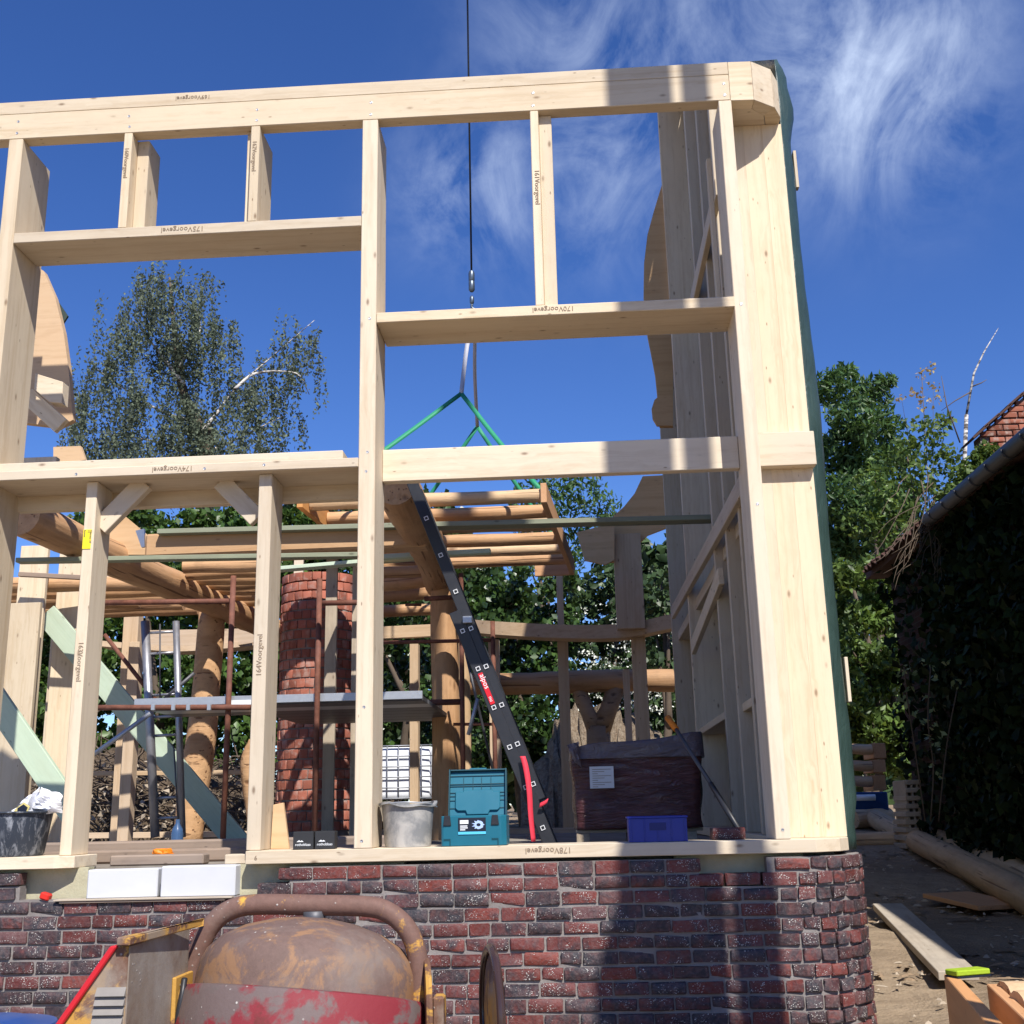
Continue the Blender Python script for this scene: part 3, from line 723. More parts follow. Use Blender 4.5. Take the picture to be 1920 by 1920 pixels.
beam('sill_plate', at(20, 1568, 7.9), at(1262, 1556, 7.9), .2, .07, SPRUCE_SHADE, rear)
box('cross_beam', at(500, 1050, 6).x, at(800, 1050, 6).x, 5.60, 6.12, 4.44, 4.60, HEWN, logs, .01)
tag(log('ridge_log', at(880, 1282, 8.8), at(1263, 1276, 8.8), .148, .155, LOG, None, 18, 6), 'thick horizontal log with sunlit sawn end behind the rear studs', 'log')
fk = thing('forked_post', 'dark forked tree-trunk post holding up the thick horizontal log', 'log post', at(1120, 1560, 8.8))
b0 = at(1122, 1390, 8.8); tube('trunk', [(b0.x, 8.8, 1.3), (b0.x, 8.8, b0.z - .1), at(1122, 1362, 8.8)], [.17, .155, .16], GREYLOG, fk, 12)
tube('limb', [at(1120, 1372, 8.8), at(1103, 1338, 8.8), at(1080, 1280, 8.8)], [.14, .10, .11], GREYLOG, fk, 10)
tube('limb', [at(1124, 1372, 8.8), at(1141, 1330, 8.8), at(1158, 1280, 8.8)], [.15, .12, .13], GREYLOG, fk, 10)
# diagonal green treated braces in the left bay
def dplank(a, b, Y0, Y1, w, label):
    o = beam('brace_board', at(a[0], a[1], Y0), at(b[0], b[1], Y1), w, .05, GREENWOOD, None, .004, Vector((0, 1, 0)))
    return tag(o, label, 'board')
dplank((86, 1150), (455, 1590), 5.0, 5.2, .23, 'long pale green brace board crossing the left bay from upper left')
dplank((-30, 1280), (150, 1545), 1.9, 2.0, .18, 'wide green treated board leaning at the far left edge')
# old beams lying along the opening
tag(box('old_beam', -6.5, -1.1, 1.25, 1.48, 1.346, 1.47, OLDWOOD, None, .012), 'weathered grey-brown beam lying behind the door opening, upper of two', 'beam')
tag(box('old_beam', -6.5, -1.1, .78, 1.0, 1.346, 1.425, OLDWOOD, None, .012), 'second weathered beam on the floor just inside the opening', 'beam')
tag(box('old_beam', -2.78, -2.22, .36, .48, 1.346, 1.405, OLDWOOD, None, .008), 'short weathered offcut behind the left white block', 'offcut')
tag(box('pine_offcut', -2.02, -1.90, .12, .24, 1.353, 1.405, SPRUCE, None, .004), 'small pale pine offcut on top of the right white block', 'offcut')

# ================================================================== round brick chimney
def cb(k):
    v = k.coord((1, 1, 1), 31.0); a = k.noise(v, 10, 5); b_ = k.noise(v, 60, 4)
    c = k.hsv((.36, .125, .085), .5, 1, k.math('ADD', .7, k.math('MULTIPLY', k.rn(), .55)))
    c = k.mix(k.ramp(a, [(.5, 0), (.75, .7)]), c, (.44, .36, .32)); k.col(c); k.bump(k.math('ADD', a, b_), .4, .006)
CBRICK = M('chimney_brick', cb, .85, .15)
chim = thing('brick_chimney', 'round red brick chimney core behind the rusty scaffold', 'chimney', (at(597, 1300, 7).x, 7, 1.346))
cx0 = at(597, 1300, 7.0).x; CR = (at(670, 1300, 7).x - at(526, 1300, 7).x) / 2
CZ = [1.36, at(597, 1072, 6.6).z]
lathe('mortar_core', [(0, CZ[0]), (CR - .010, CZ[0]), (CR - .010, CZ[1] - .34), (0, CZ[1] - .22)], MORTAR, chim, 40, Matrix.Translation((cx0, 7, 0)))
cbm = [brick_mesh('brick', .100, .096, .10, 200 + s, CBRICK, .7) for s in range(6)]
n_r = int((CZ[1] - CZ[0]) / .114); NB = 26; g = random.Random(8); back = []
for r in range(n_r):
    z = CZ[1] - .057 - r * .114
    for k in range(NB):
        a = 2 * math.pi * (k + .5 * (r % 2)) / NB
        nr = Vector((math.cos(a), math.sin(a), 0)); p = Vector((cx0, 7, z)) + nr * (CR - .048 + g.uniform(-.006, .006))
        m = Matrix.Rotation(a + math.pi / 2, 4, 'Z') @ Matrix.Rotation(g.uniform(-.05, .05), 4, 'Y'); m.translation = p
        if nr.y < -.02 and len([0]) and r < 24:
            o = bpy.data.objects.new('brick', cbm[(r * 7 + k) % 6]); o.matrix_basis = m; place(o, chim)
        else: back.append((cbm[(r * 7 + k) % 6], m))
V_, F_ = [], []
for me, m in back:
    o = len(V_); V_ += [m @ v.co for v in me.vertices]; F_ += [tuple(i + o for i in p.vertices) for p in me.polygons]
stuff(mesh('brick_courses', V_, F_, CBRICK, chim, True))
WPOST = PLANK
for i, (l, r) in enumerate(((610, 631), (660, 674))):
    o = vpost('prop_board', l, r, 1150, 6.0, 1.346, 4.62, .05, PLANK, None)
    tag(o, ('weathered upright board standing against the front of the brick chimney', 'weathered upright board at the right edge of the brick chimney')[i], 'board')
vpb = vpost('prop_board', 551, 568, 1060, 6.9, 4.40, 4.72, .05, SPRUCE, None); tag(vpb, 'short pale upright block above the chimney top', 'board')

# ================================================================== rusty tube scaffold
def rust(k):
    v = k.coord((1, 1, 1), 9); a = k.noise(v, 14, 6, .65); b_ = k.noise(v, 3, 3)
    k.col(k.mix(k.ramp(b_, [(.45, 0), (.7, .6)]), k.ramp(a, [(.3, (.09, .035, .022)), (.55, (.17, .065, .04)), (.75, (.26, .11, .07))]), (.19, .09, .075))); k.bump(a, .3, .004)
RUST = M('rusty_steel', rust, .75, .3)
ZINC = plain('galvanised_steel', (.42, .44, .47), .42, .14, 24, .5, .55)
DGREY = plain('dark_steel', (.09, .09, .10), .5, .2, 20, .4, .3)
scaf = thing('tube_scaffold', 'rusty brown tube scaffold with galvanised deck in front of the chimney', 'scaffold', (-2.6, 3.6, 1.346))
SR = .0245
def stube(name, a, b, Ya, Yb, r=SR, mat=None): return tube(name, [at(a[0], a[1], Ya), at(b[0], b[1], Yb)], r, mat or RUST, scaf, 10)
def standard(px, py, Y, zt):
    p = at(px, py, Y); tube('standard', [(p.x, Y, 1.346), (p.x, Y, zt)], SR, RUST, scaf, 10)
standard(431, 1250, 3.4, at(438, 1080, 3.4).z); standard(596, 1250, 3.4, at(600, 1085, 3.4).z); standard(866, 1250, 4.6, at(866, 1075, 4.6).z)
standard(926, 1300, 5.2, at(926, 1165, 5.2).z)
stube('ledger', (150, 1327), (470, 1326), 3.36, 3.36); stube('ledger', (440, 1127), (150, 1131), 3.45, 3.45); stube('ledger', (604, 1131), (700, 1129), 3.45, 3.45)
stube('ledger', (796, 1123), (850, 1120), 4.55, 4.55); stube('ledger', (715, 1205), (925, 1200), 5.2, 5.2, .02); stube('ledger', (700, 1320), (862, 1316), 4.6, 4.6, .03)
stube('ledger', (790, 1134), (760, 1134), 5.6, 5.6, .015); stube('ledger', (850, 1358), (940, 1358), 5.2, 5.2, .016)
stube('diagonal', (282, 1338), (140, 1440), 3.3, 3.2, .02, ZINC); stube('diagonal', (196, 1190), (306, 1330), 5.0, 5.0, .022, RUST); stube('diagonal', (364, 1262), (300, 1318), 4.6, 4.6, .018, DGREY)
stube('diagonal', (896, 1310), (878, 1378), 3.6, 3.6, .018, ZINC); stube('diagonal', (870, 1210), (925, 1448), 4.8, 4.8, .014, DGREY)
dk0 = at(252, 1318, 3.45); dk1 = at(600, 1316, 3.45)
z_d = dk0.z
box('deck_board', dk0.x, dk1.x + .9, 3.44, 3.475, z_d - .035, z_d + .035, ZINC, scaf, .003)
for i in range(7): box('deck_board', dk0.x + .02 + (.0 if i < 3 else .9), dk1.x + .9, 3.49 + i * .33, 3.49 + i * .33 + .315, z_d - .045, z_d - .005, ZINC if i == 1 else DGREY, scaf, .003)
for px in (287, 325, 353, 392): 
    p = at(px, 1325, 3.33); box('deck_hook', p.x - .017, p.x + .017, 3.32, 3.36, p.z - .032, p.z + .02, ZINC, scaf, .003)
LBL = plain('white_label', (.75, .77, .8), .6, .08, 60, bump=0)
p = at(433, 1313, 3.43); q = at(470, 1325, 3.43); box('deck_label', p.x, q.x, 3.434, 3.4385, q.z, p.z, LBL, scaf, 0)
# ladder frame of an aluminium tower
tow = thing('tower_frame', 'grey aluminium ladder frame of a rolling tower in the left bay', 'scaffold frame', at(310, 1570, 4.6))
ALU = plain('aluminium', (.33, .33, .35), .4, .2, 18, .5, .7)
for (x0, x1) in ((272, 291), (330, 342)):
    tube('upright', [at(x0, 1165, 4.6), at(x1, 1570, 4.6)], .045 if x0 == 272 else .035, ALU, tow, 8)
for y, lx, rx in ((1187, 274, 332), (1226, 276, 334), (1304, 281, 338), (1345, 282, 340), (1380, 284, 340), (1497, 289, 342), (1535, 290, 343)):
    tube('rung', [at(lx, y, 4.6), at(rx, y - 3, 4.6)], .014, ALU, tow, 8)
tube('tie_rod', [at(300, 1170, 4.4), at(300, 1310, 4.4)], .008, DGREY, tow, 6)
tube('tie_rod', [at(326, 1400, 4.4), at(334, 1540, 4.4)], .008, DGREY, tow, 6)
# ================================================================== things on the sill and floor
BLACK = plain('black_paint', (.022, .023, .028), .42, .25, 16, .4)
WHITEP = plain('white_print', (.78, .80, .82), .6, .03, 10, bump=0)
lad = thing('extension_ladder', 'black extension ladder leaning up to the left with a red label', 'ladder', at(1030, 1585, 1.3))
def P15(px, py, Y=1.15): return at(px, py, Y)
u0, u1 = P15(768, 893), P15(1012, 1500); l0, l1 = P15(853, 1147), P15(1033, 1588)
dirv = (u1 - u0).normalized()
for Yo, nm in ((0, 'front'), (.38, 'rear')):
    off = Vector((0, Yo, 0))
    beam('stile', u0 + off, u1 + off, .078, .026, BLACK, lad, .004, Vector((0, 1, 0)))
    beam('stile', l0 + off + Vector((0, -.004, 0)), l1 + off + Vector((0, -.004, 0)), .082, .028, BLACK, lad, .004, Vector((0, 1, 0)))
upr = [(800, 973), (827, 1042), (855, 1110), (883.6, 1179), (912, 1250), (941, 1322), (970.6, 1395), (1000, 1470)]
lor = [(868, 1184), (897, 1254.5), (926.5, 1327), (956, 1401), (986, 1476), (1018, 1552)]
fr = frame_from(dirv, Vector((0, 1, 0))).to_4x4()
def rung(px, py, yo):
    p = P15(px, py, 1.15)
    r = beam('rung', p + Vector((0, .014, 0)), p + Vector((0, .37, 0)), .026, .026, ALU, lad, .003)
    # hollow square rung end showing in the stile
    V_, F_ = [], []
    for a in (.0145, .0095):
        for sx, sz in ((-1, -1), (1, -1), (1, 1), (-1, 1)):
            for t in (0, 1):
                e = .55 if t == 0 else 1
                x, z = (sx * a * e, sz * a) if t == 0 else (sx * a, sz * a * e)
                V_.append(Vector((x, z, 0)))
    n = 8
    V2 = [v + Vector((0, 0, .003)) for v in V_]
    # order corner points round the square
    order = []
    for c in range(4): order += [c * 2, c * 2 + 1] if c % 2 == 0 else [c * 2 + 1, c * 2]
    def ringi(base): return [base + i for i in (0, 2, 3, 5, 4, 6, 7, 1)]
    A = ringi(0); B = ringi(8); allv = V_ + V2; F_ = []
    for i in range(8):
        j = (i + 1) % 8
        F_.append((A[i], A[j], B[j], B[i])); F_.append((A[i] + 16, B[i] + 16, B[j] + 16, A[j] + 16))
        F_.append((A[i], A[i] + 16, A[j] + 16, A[j])); F_.append((B[i], B[j], B[j] + 16, B[i] + 16))
    m = fr.copy(); m.translation = p + Vector((0, yo - .021, 0))
    o = mesh('rung_end', allv, F_, STEELW, None); COL.objects.unlink(o); o.matrix_basis = m; place(o, r)
STEELW = plain('bright_rung', (.72, .72, .72), .4, .05, 20, .5, .2, 0)
for p in upr: rung(p[0], p[1], 0)
for p in lor: rung(p[0], p[1], -.004)
LRED = plain('label_red', (.62, .015, .03), .45, .04, 12, bump=0)
a, b = P15(900, 1262, 1.128), P15(924, 1320, 1.128)
lbl = beam('label', a, b, .032, .002, LRED, lad, 0, Vector((0, 1, 0)))
nrm = Vector((0, -1, 0)); upv = Vector((dirv.z * -1, 0, dirv.x)); upv = upv if upv.x > 0 else -upv
t0 = a + (b - a) * .05 - upv * .0085 + Vector((0, -.002, 0))
text('lettering', 'alpos', .050, WHITEP, lbl, t0, b - a, upv); text('lettering', 'nu', .036, WHITEP, lbl, a + (b - a) * .76 - upv * .009 + Vector((0, -.002, 0)), b - a, upv)
box('catch', P15(869, 1170).x, P15(886, 1160).x, 1.10, 1.132, P15(870, 1170).z, P15(886, 1157).z, ZINC, lad, .002)
REDS = plain('red_webbing', (.70, .045, .075), .6, .1, 40)
def ribbon(name, pts, w, mat, label, cat, side_=Vector((1, 0, 0)), twist=0.0):
    c = curve_pts(pts, 6); V_, F_ = [], []
    for i, p in enumerate(c):
        s = Quaternion((0, 0, 1), twist * i / len(c)) @ side_
        V_ += [p - s * w / 2, p + s * w / 2]
    for i in range(len(c) - 1): F_.append((2 * i, 2 * i + 1, 2 * i + 3, 2 * i + 2))
    o = mesh(name, V_, F_, mat, None, True); md = o.modifiers.new('t', 'SOLIDIFY'); md.thickness = .003
    return tag(o, label, cat) if label else o
ribbon('red_strap', [at(980, 1418, 1.10), at(986, 1440, 1.09), at(992, 1480, 1.08), at(995, 1530, 1.08), at(1000, 1578, 1.08)], .036, REDS, 'red webbing strap hanging down from the ladder', 'strap', twist=.8)
ribbon('red_strap', [at(1012, 1510, 1.10), at(1020, 1506, 1.09), at(1027, 1501, 1.09)], .03, REDS, 'short red strap tail tied round the ladder foot', 'strap', Vector((.3, 0, 1)))
# ------------------------------------------------------------------ teal toolbox
TEAL = plain('teal_plastic', (.010, .125, .185), .38, .08, 9, .45, bump=.03)
TEALD = plain('teal_dark', (.006, .055, .075), .4, .08, 9, .4, bump=0)
NAVY = plain('navy_label', (.012, .016, .030), .5, .05, 9, bump=0)
CYAN = plain('cyan_print', (.10, .52, .80), .5, .03, 9, bump=0)
bx0, bx1, bz0 = at(827, 1588, .02).x, at(950, 1588, .02).x, 1.4255
bz1 = at(890, 1529, .02).z
tb = thing('toolbox', 'teal plastic stackable tool case standing open on the sill', 'toolbox', ((bx0 + bx1) / 2, .15, bz0))
cx_ = (bx0 + bx1) / 2; W2 = (bx1 - bx0) / 2
pl = [(bx0 + .012, .02), (bx1 - .03, .02), (bx1, .045), (bx1, .285), (bx1 - .02, .30), (bx0 + .02, .30), (bx0, .285), (bx0, .03)]
body = prism('body', pl, 'z', bz0, bz1, TEAL, tb, .004)
hole = prism('inside', [(bx0 + .02, .045), (bx1 - .02, .055), (bx1 - .02, .275), (bx0 + .02, .275)], 'z', bz1 - .004, bz1 + .001, TEALD, tb)
for dx in (.035, .300):
    prism('latch', [(bx0 + dx - .022, bz1 - .052), (bx0 + dx + .022, bz1 - .052), (bx0 + dx + .016, bz1 + .001), (bx0 + dx - .016, bz1 + .001)], 'y', .012, .021, BLACK, tb, .002)
    prism('foot_notch', [(bx0 + dx - .02, bz0 + .03), (bx0 + dx + .018, bz0 + .03), (bx0 + dx + .018, bz0 + .04), (bx0 + dx - .02, bz0 + .04)], 'y', .018, .0215, TEALD, tb, 0)
    box('foot_notch', bx0 + dx + .012, bx0 + dx + .018, .018, .0215, bz0, bz0 + .03, TEALD, tb, 0)
lb = box('label', cx_ - .085, cx_ + .068, .0165, .0195, bz0 + .06, bz0 + .15, NAVY, tb, .003)
box('label_stripe', cx_ - .085, cx_ + .068, .0155, .0165, bz0 + .062, bz0 + .076, CYAN, lb, 0)
box('label_field', cx_ - .075, cx_ - .028, .0155, .0165, bz0 + .118, bz0 + .138, WHITEP, lb, 0)
for i, wd in enumerate((.040, .042, .028)): box('label_print', cx_ - .074, cx_ - .074 + wd, .0155, .0165, bz0 + .104 - i * .010, bz0 + .1095 - i * .010, WHITEP, lb, 0)
LBLUE = plain('pale_blue_print', (.42, .56, .85), .5, .25, 60, bump=0)
star = []
for k in range(22):
    a = 2 * math.pi * k / 22; r = (.034, .024)[k % 2] * (1 + .18 * math.sin(k * 2.7)); star.append((cx_ + .028 + r * math.cos(a), bz0 + .112 + r * .8 * math.sin(a)))
prism('label_emblem', star, 'y', .0153, .0163, LBLUE, lb)
prism('label_emblem', [(cx_ + .028 + .012 * math.cos(k * .785), bz0 + .112 + .009 * math.sin(k * .785)) for k in range(8)], 'y', .0148, .0152, NAVY, lb)
# open lid, leaning back: inner side with ribs
hy, hz = .295, bz1 - .01; lw = W2 - .012; LH = .275
tilt = Matrix.Translation((cx_, hy, hz)) @ Matrix.Rotation(R(-14), 4, 'X')
def lidp(name, x0, x1, y0, y1, z0, z1, mat, bev=.002, par=None):
    o = box(name, x0, x1, y0, y1, z0, z1, mat, None, bev); m = o.matrix_basis.copy(); COL.objects.unlink(o)
    o.matrix_basis = tilt @ m; return place(o, par or tb)
lid = lidp('lid', -lw, lw, 0, .022, 0, LH, TEAL, .006)
for z in (.262, .238, .19, .178): lidp('rib', -lw + .008, lw - .008, -.006, -.0005, z, z + .004, TEALD, 0, lid)
for x in (-.085, -.03, .02, .075): lidp('rib', x, x + .003, -.005, -.0005, .145, .232, TEALD, 0, lid)
for z in (.14, .12, .095, .05): 
    lidp('rib', -lw + .008, -lw + .045, -.005, -.0005, z, z + .004, TEALD, 0, lid); lidp('rib', lw - .045, lw - .008, -.005, -.0005, z, z + .004, TEALD, 0, lid)
for x in (-lw, lw - .008): lidp('rim', x, x + .008, -.030, -.0005, .0, LH, TEALD, .001, lid)
lidp('rim', -lw + .0085, lw - .0085, -.022, -.0005, LH - .008, LH, TEALD, .001, lid)
ins = prism('inlay', [(-.13, .05), (-.13, .145), (-.085, .145), (-.085, .155), (.085, .155), (.085, .145), (.13, .145), (.13, .05), (.115, .035), (.07, .035), (.06, .012), (-.06, .012), (-.07, .035), (-.115, .035)], 'y', -.016, -.0005, TEAL, None, .003)
m = ins.matrix_basis.copy(); COL.objects.unlink(ins); ins.matrix_basis = tilt @ m; place(ins, lid)
lidp('handle_bar', -.05, .05, -.004, .02, LH + .0005, LH + .012, TEAL, .003, lid)
# ------------------------------------------------------------------ bucket
GREYB = M('mortar_grey_plastic', lambda k: (k.col(k.mix(k.ramp(k.noise(k.coord(), 6, 6, .65, .5), [(.42, 0), (.62, 1)]), (.22, .225, .23), (.46, .44, .41))), k.bump(k.noise(k.coord(), 25, 5), .4, .004)), .8, .2)
bc = at(765, 1588, .2); bk = thing('mortar_bucket', 'battered grey plastic bucket with warped rim on the sill', 'bucket', (bc.x, .2, 1.4255))
RT, RBt, HB = .155, .128, .235
bm = bmesh.new(); seg = 40; rows = []
prof_b = [(0, 0), (RBt, 0), (RBt + .004, .02), (RT - .008, HB - .03), (RT - .004, HB - .012), (RT + .012, HB - .010), (RT + .012, HB), (RT - .008, HB), (RBt - .006, .012), (0, .012)]
for r, z in prof_b:
    row = []
    for k in range(seg):
        a = 2 * math.pi * k / seg; zz = z; rr = r
        if z > HB * .5: zz += (.010 * math.sin(2 * a + .4) + .006 * math.sin(5 * a)) * (z / HB); rr *= 1 + .02 * math.sin(2 * a) * z / HB
        row.append(bm.verts.new((rr * math.cos(a), rr * math.sin(a), zz)))
    rows.append(row)
for a, b in zip(rows, rows[1:]):
    for k in range(seg): bm.faces.new((a[k], a[(k + 1) % seg], b[(k + 1) % seg], b[k]))
bmesh.ops.remove_doubles(bm, verts=bm.verts[:], dist=1e-5); bmesh.ops.recalc_face_normals(bm, faces=bm.faces[:])
bm_obj('pail', bm, GREYB, bk, Matrix.Translation((bc.x, .2, 1.4255)), R(45))
tube('handle', curve_pts([(bc.x - RT - .01, .2, 1.64), (bc.x - .12, .08, 1.66), (bc.x, .035, 1.668), (bc.x + .12, .08, 1.66), (bc.x + RT + .012, .2, 1.64)], 6), .004, ZINC, bk, 6)
# ------------------------------------------------------------------ two small fastener boxes
BOXB = plain('black_card', (.030, .031, .034), .55, .1, 8, .3, bump=.02)
for i, (l, r) in enumerate(((549, 587), (590, 627))):
    x0, x1 = at(l, 1595, .05).x, at(r, 1595, .05).x
    t = thing('screw_box', ('small black cardboard box, the left of two beside the pale wooden wedge', 'small black cardboard box, the right of two nearer the tall main post')[i], 'box', ((x0 + x1) / 2, .1, 1.4255), 'black fastener boxes on the sill')
    box('carton', x0, x1, .05, .13, 1.4255, 1.4255 + .094, BOXB, t, .002)
    box('flap', x0 + .002, x1 - .002, .054, .128, 1.520, 1.5225, BOXB, t, 0)
    text('lettering', 'rothoblaas', .0205, WHITEP, t, (x0 + .012, .0488, 1.445), (1, 0, 0), (0, 0, 1))
    prism('logo_peak', [(x0 + .02, 1.466), (x0 + .035, 1.476), (x0 + .04, 1.470), (x0 + .05, 1.474), (x0 + .06, 1.466)], 'y', .0475, .0485, WHITEP, t)
tag(ppoly('wedge_board', [(512, 1509), (531, 1505), (542, 1592), (507, 1592)], .27, .03, PLY, None, .002), 'upright pale plywood wedge next to the two black boxes', 'board')
# ------------------------------------------------------------------ black tub with cement bag
TUBM = M('scratched_tub', lambda k: (k.col(k.mix(k.ramp(k.noise(k.coord((1, 1, .35)), 22, 6, .7, .8), [(.50, 0), (.66, 1)]), (.035, .045, .065), (.30, .32, .36))), k.bump(k.noise(k.coord(), 30, 4), .3, .003)), .6, .35)
tcn = at(6, 1600, .22); tubt = thing('mortar_tub', 'round dark blue-black mortar tub with white scratches at the left edge', 'tub', (tcn.x, .22, 1.4195))
lathe('tub_body', [(0, 0), (.212, 0), (.222, .012), (.255, .235), (.272, .24), (.272, .248), (.25, .248), (.21, .02), (0, .018)], TUBM, tubt, 40, Matrix.Translation((tcn.x, .22, 1.4195)))
BAGW = plain('white_paper_bag', (.74, .75, .80), .55, .06, 20, .3)
bag = thing('cement_bag', 'crumpled white paper cement bag lying in the black tub', 'bag', (tcn.x + .1, .22, 1.66))
def crumple(name, pts, Y, thick, mat, parent, seed, n=9):
    """crumpled flat sheet bag filling a polygon (pixels) at depth Y"""
    g = random.Random(seed); q = [at(x, y, Y) for x, y in pts]; V_, F_ = [], []
    A, B, C, D = q
    for i in range(n + 1):
        for j in range(n + 1):
            u, v = i / n, j / n; p = (A * (1 - u) + B * u) * (1 - v) + (D * (1 - u) + C * u) * v
            e = min(u, 1 - u, v, 1 - v); V_.append(p + Vector((g.uniform(-.003, .003), -thick * min(1, e * 5) + .35 * thick * math.sin(u * 9 + seed + 4 * v) + g.uniform(-.006, .006), g.uniform(-.004, .004))))
    for i in range(n):
        for j in range(n): a = i * (n + 1) + j; F_.append((a, a + 1, a + n + 2, a + n + 1))
    o = mesh(name, V_, F_, mat, parent); md = o.modifiers.new('t', 'SOLIDIFY'); md.thickness = thick * 1.2; md.offset = -1
    return o
crumple('sack', [(76, 1476), (118, 1490), (115, 1525), (52, 1526)], .20, .04, BAGW, bag, 1)
crumple('sack_end', [(45, 1500), (76, 1476), (56, 1526), (22, 1527)], .17, .03, BAGW, bag, 2, 6)
BAGY = plain('sack_print', (.62, .52, .20), .6, .35, 40, bump=0)
o = ppoly('print_panel', [(27, 1518), (45, 1504), (56, 1512), (50, 1526), (26, 1526)], .105, .003, BAGY, bag)
o = ppoly('print_panel', [(33, 1515), (44, 1508), (52, 1514), (48, 1524), (32, 1524)], .1035, .001, NAVY, bag)
# ------------------------------------------------------------------ wrapped pallet
WRAP = M('maroon_wrap', lambda k: (k.col(k.mix(k.ramp(k.noise(k.coord((1, 1, 2)), 4, 5, .6), [(.4, 0), (.7, 1)]), (.080, .026, .026), (.15, .05, .046))), k.bump(k.noise(k.coord((.7, .7, 3.2), 0), 7, 6, .6, 1.2), .8, .03)), .22, .6)
FILM = M('grey_film', lambda k: (k.col((.15, .115, .125)), k.bump(k.noise(k.coord((1, 1, 2), 0), 6, 5, .6, 1.0), .8, .03)), .25, .5)
p0, p1 = at(1076, 1572, 2.4), at(1326, 1572, 2.4); zt = at(1190, 1392, 2.4).z
pal = thing('wrapped_pallet', 'pallet of dark red bricks in glossy maroon wrap under a grey film hood', 'pallet', ((p0.x + p1.x) / 2, 2.8, 1.346))
def soft_box(name, x0, x1, y0, y1, z0, z1, mat, parent, seed, amp, n=16, top=None):
    g = random.Random(seed); bm = bmesh.new(); bmesh.ops.create_cube(bm, size=1)
    bmesh.ops.subdivide_edges(bm, edges=bm.edges[:], cuts=n, use_grid_fill=True)
    ph = [g.uniform(0, 6) for _ in range(6)]
    for v in bm.verts:
        u = v.co * 2
        l = max(abs(u.x), abs(u.y)); 
        rx = 1 - .05 * (abs(u.y) ** 6); ry = 1 - .05 * (abs(u.x) ** 6)
        x = (x0 + x1) / 2 + (x1 - x0) / 2 * u.x * rx; y = (y0 + y1) / 2 + (y1 - y0) / 2 * u.y * ry; z = z0 + (z1 - z0) * (u.z + 1) / 2
        w = amp * (math.sin(x * 13 + z * 7 + ph[0]) + math.sin(z * 21 + x * 5 + ph[1]) + math.sin(y * 17 + z * 9 + ph[2])) / 2
        if u.z > .98: z += (top(x, y) if top else 0) + w
        else: x += w * u.x; y += w * u.y; z += ((top(x, y) if top else 0) * max(0, u.z)) * .9
        v.co = (x, y, z)
    return bm_obj(name, bm, mat, parent, None, True)
soft_box('wrapped_stack', p0.x, p1.x, 2.4, 3.3, 1.46, zt - .06, WRAP, pal, 1, .012)
soft_box('film_hood', p0.x - .015, p1.x + .03, 2.385, 3.32, zt - .115, zt - .02, FILM, pal, 2, .014, 14, lambda x, y: .07 * smooth01((x - p0.x) / (p1.x - p0.x)) + .02 * math.sin(x * 9))
crumple('film_corner', [(1062, 1398), (1085, 1390), (1090, 1440), (1078, 1430)], 2.36, .015, FILM, pal, 5, 5)
for i in range(3): box('deck_board', p0.x + .02, p1.x - .02, 2.45 + i * .35, 2.55 + i * .35, 1.435, 1.457, PLANK, pal, .003)
for i in range(3): box('pallet_block', p0.x + .02 + i * .4, p0.x + .12 + i * .4, 2.45, 3.25, 1.348, 1.434, PLANK, pal, .003)
sx0, sx1 = at(1105, 1437, 2.37).x, at(1150, 1437, 2.37).x; sz0, sz1 = at(1127, 1478, 2.37).z, at(1127, 1437, 2.37).z
sh = box('delivery_note', sx0, sx1, 2.362, 2.366, sz0, sz1, WHITEP, pal, 0)
for i in range(9): box('print_line', sx0 + .02, sx1 - .02 - .05 * (i % 3), 2.3605, 2.3615, sz1 - .02 - i * .016, sz1 - .0235 - i * .016, INK, sh, 0)
# ------------------------------------------------------------------ blue crate, brick, pole
BLUEP = plain('blue_plastic', (.006, .020, .26), .35, .08, 9, .45, bump=.02)
c0, c1 = at(1180, 1583, .06).x, at(1290, 1583, .06).x; cz = at(1235, 1530, .06).z
cr = thing('blue_crate', 'plain dark blue plastic box standing on the right of the sill', 'crate', ((c0 + c1) / 2, .15, 1.4255))
W_ = .006
for nm, q in (('front_wall', (c0, c1, .05, .05 + W_)), ('rear_wall', (c0, c1, .27 - W_, .27)), ('side_wall', (c0, c0 + W_, .0565, .2635)), ('side_wall', (c1 - W_, c1, .0565, .2635))):
    box(nm, q[0], q[1], q[2], q[3], 1.4255, cz - .012, BLUEP, cr, .002)
for q in ((c0 - .006, c1 + .006, .044, .0565), (c0 - .006, c1 + .006, .2635, .276), (c0 - .006, c0 + .0065, .057, .263), (c1 - .0065, c1 + .006, .057, .263)):
    box('rim', q[0], q[1], q[2], q[3], cz - .0115, cz, BLUEP, cr, .003)
box('base', c0 + .0065, c1 - .0065, .0565, .2635, 1.4255, 1.4335, BLUEP, cr, 0)
for i in range(5): box('rib', c0 + .012 + i * (c1 - c0 - .03) / 4, c0 + .018 + i * (c1 - c0 - .03) / 4, .0455, .0495, 1.428, cz - (.013 if i != 2 else .08), BLUEP, cr, .001)
DBLUE = plain('deep_blue_plastic', (.003, .009, .13), .4, .08, 9, .4, bump=0)
box('grip_panel', (c0 + c1) / 2 - .045, (c0 + c1) / 2 + .045, .0465, .0495, cz - .075, cz - .035, DBLUE, cr, .001)
ob = bpy.data.objects.new('loose_brick', full[3]); ob.matrix_basis = Matrix.Translation((at(1365, 1577, .24).x, .24, 1.4255 + BH / 2)) @ Matrix.Rotation(.12, 4, 'Z'); place(ob)
tag(ob, 'single loose dark brick lying on the sill at the foot of the pole', 'brick')
pole = thing('support_pole', 'thin dark prop pole with orange tip leaning from the wrapped pallet to the sill brick', 'pole', at(1386, 1556, .3))
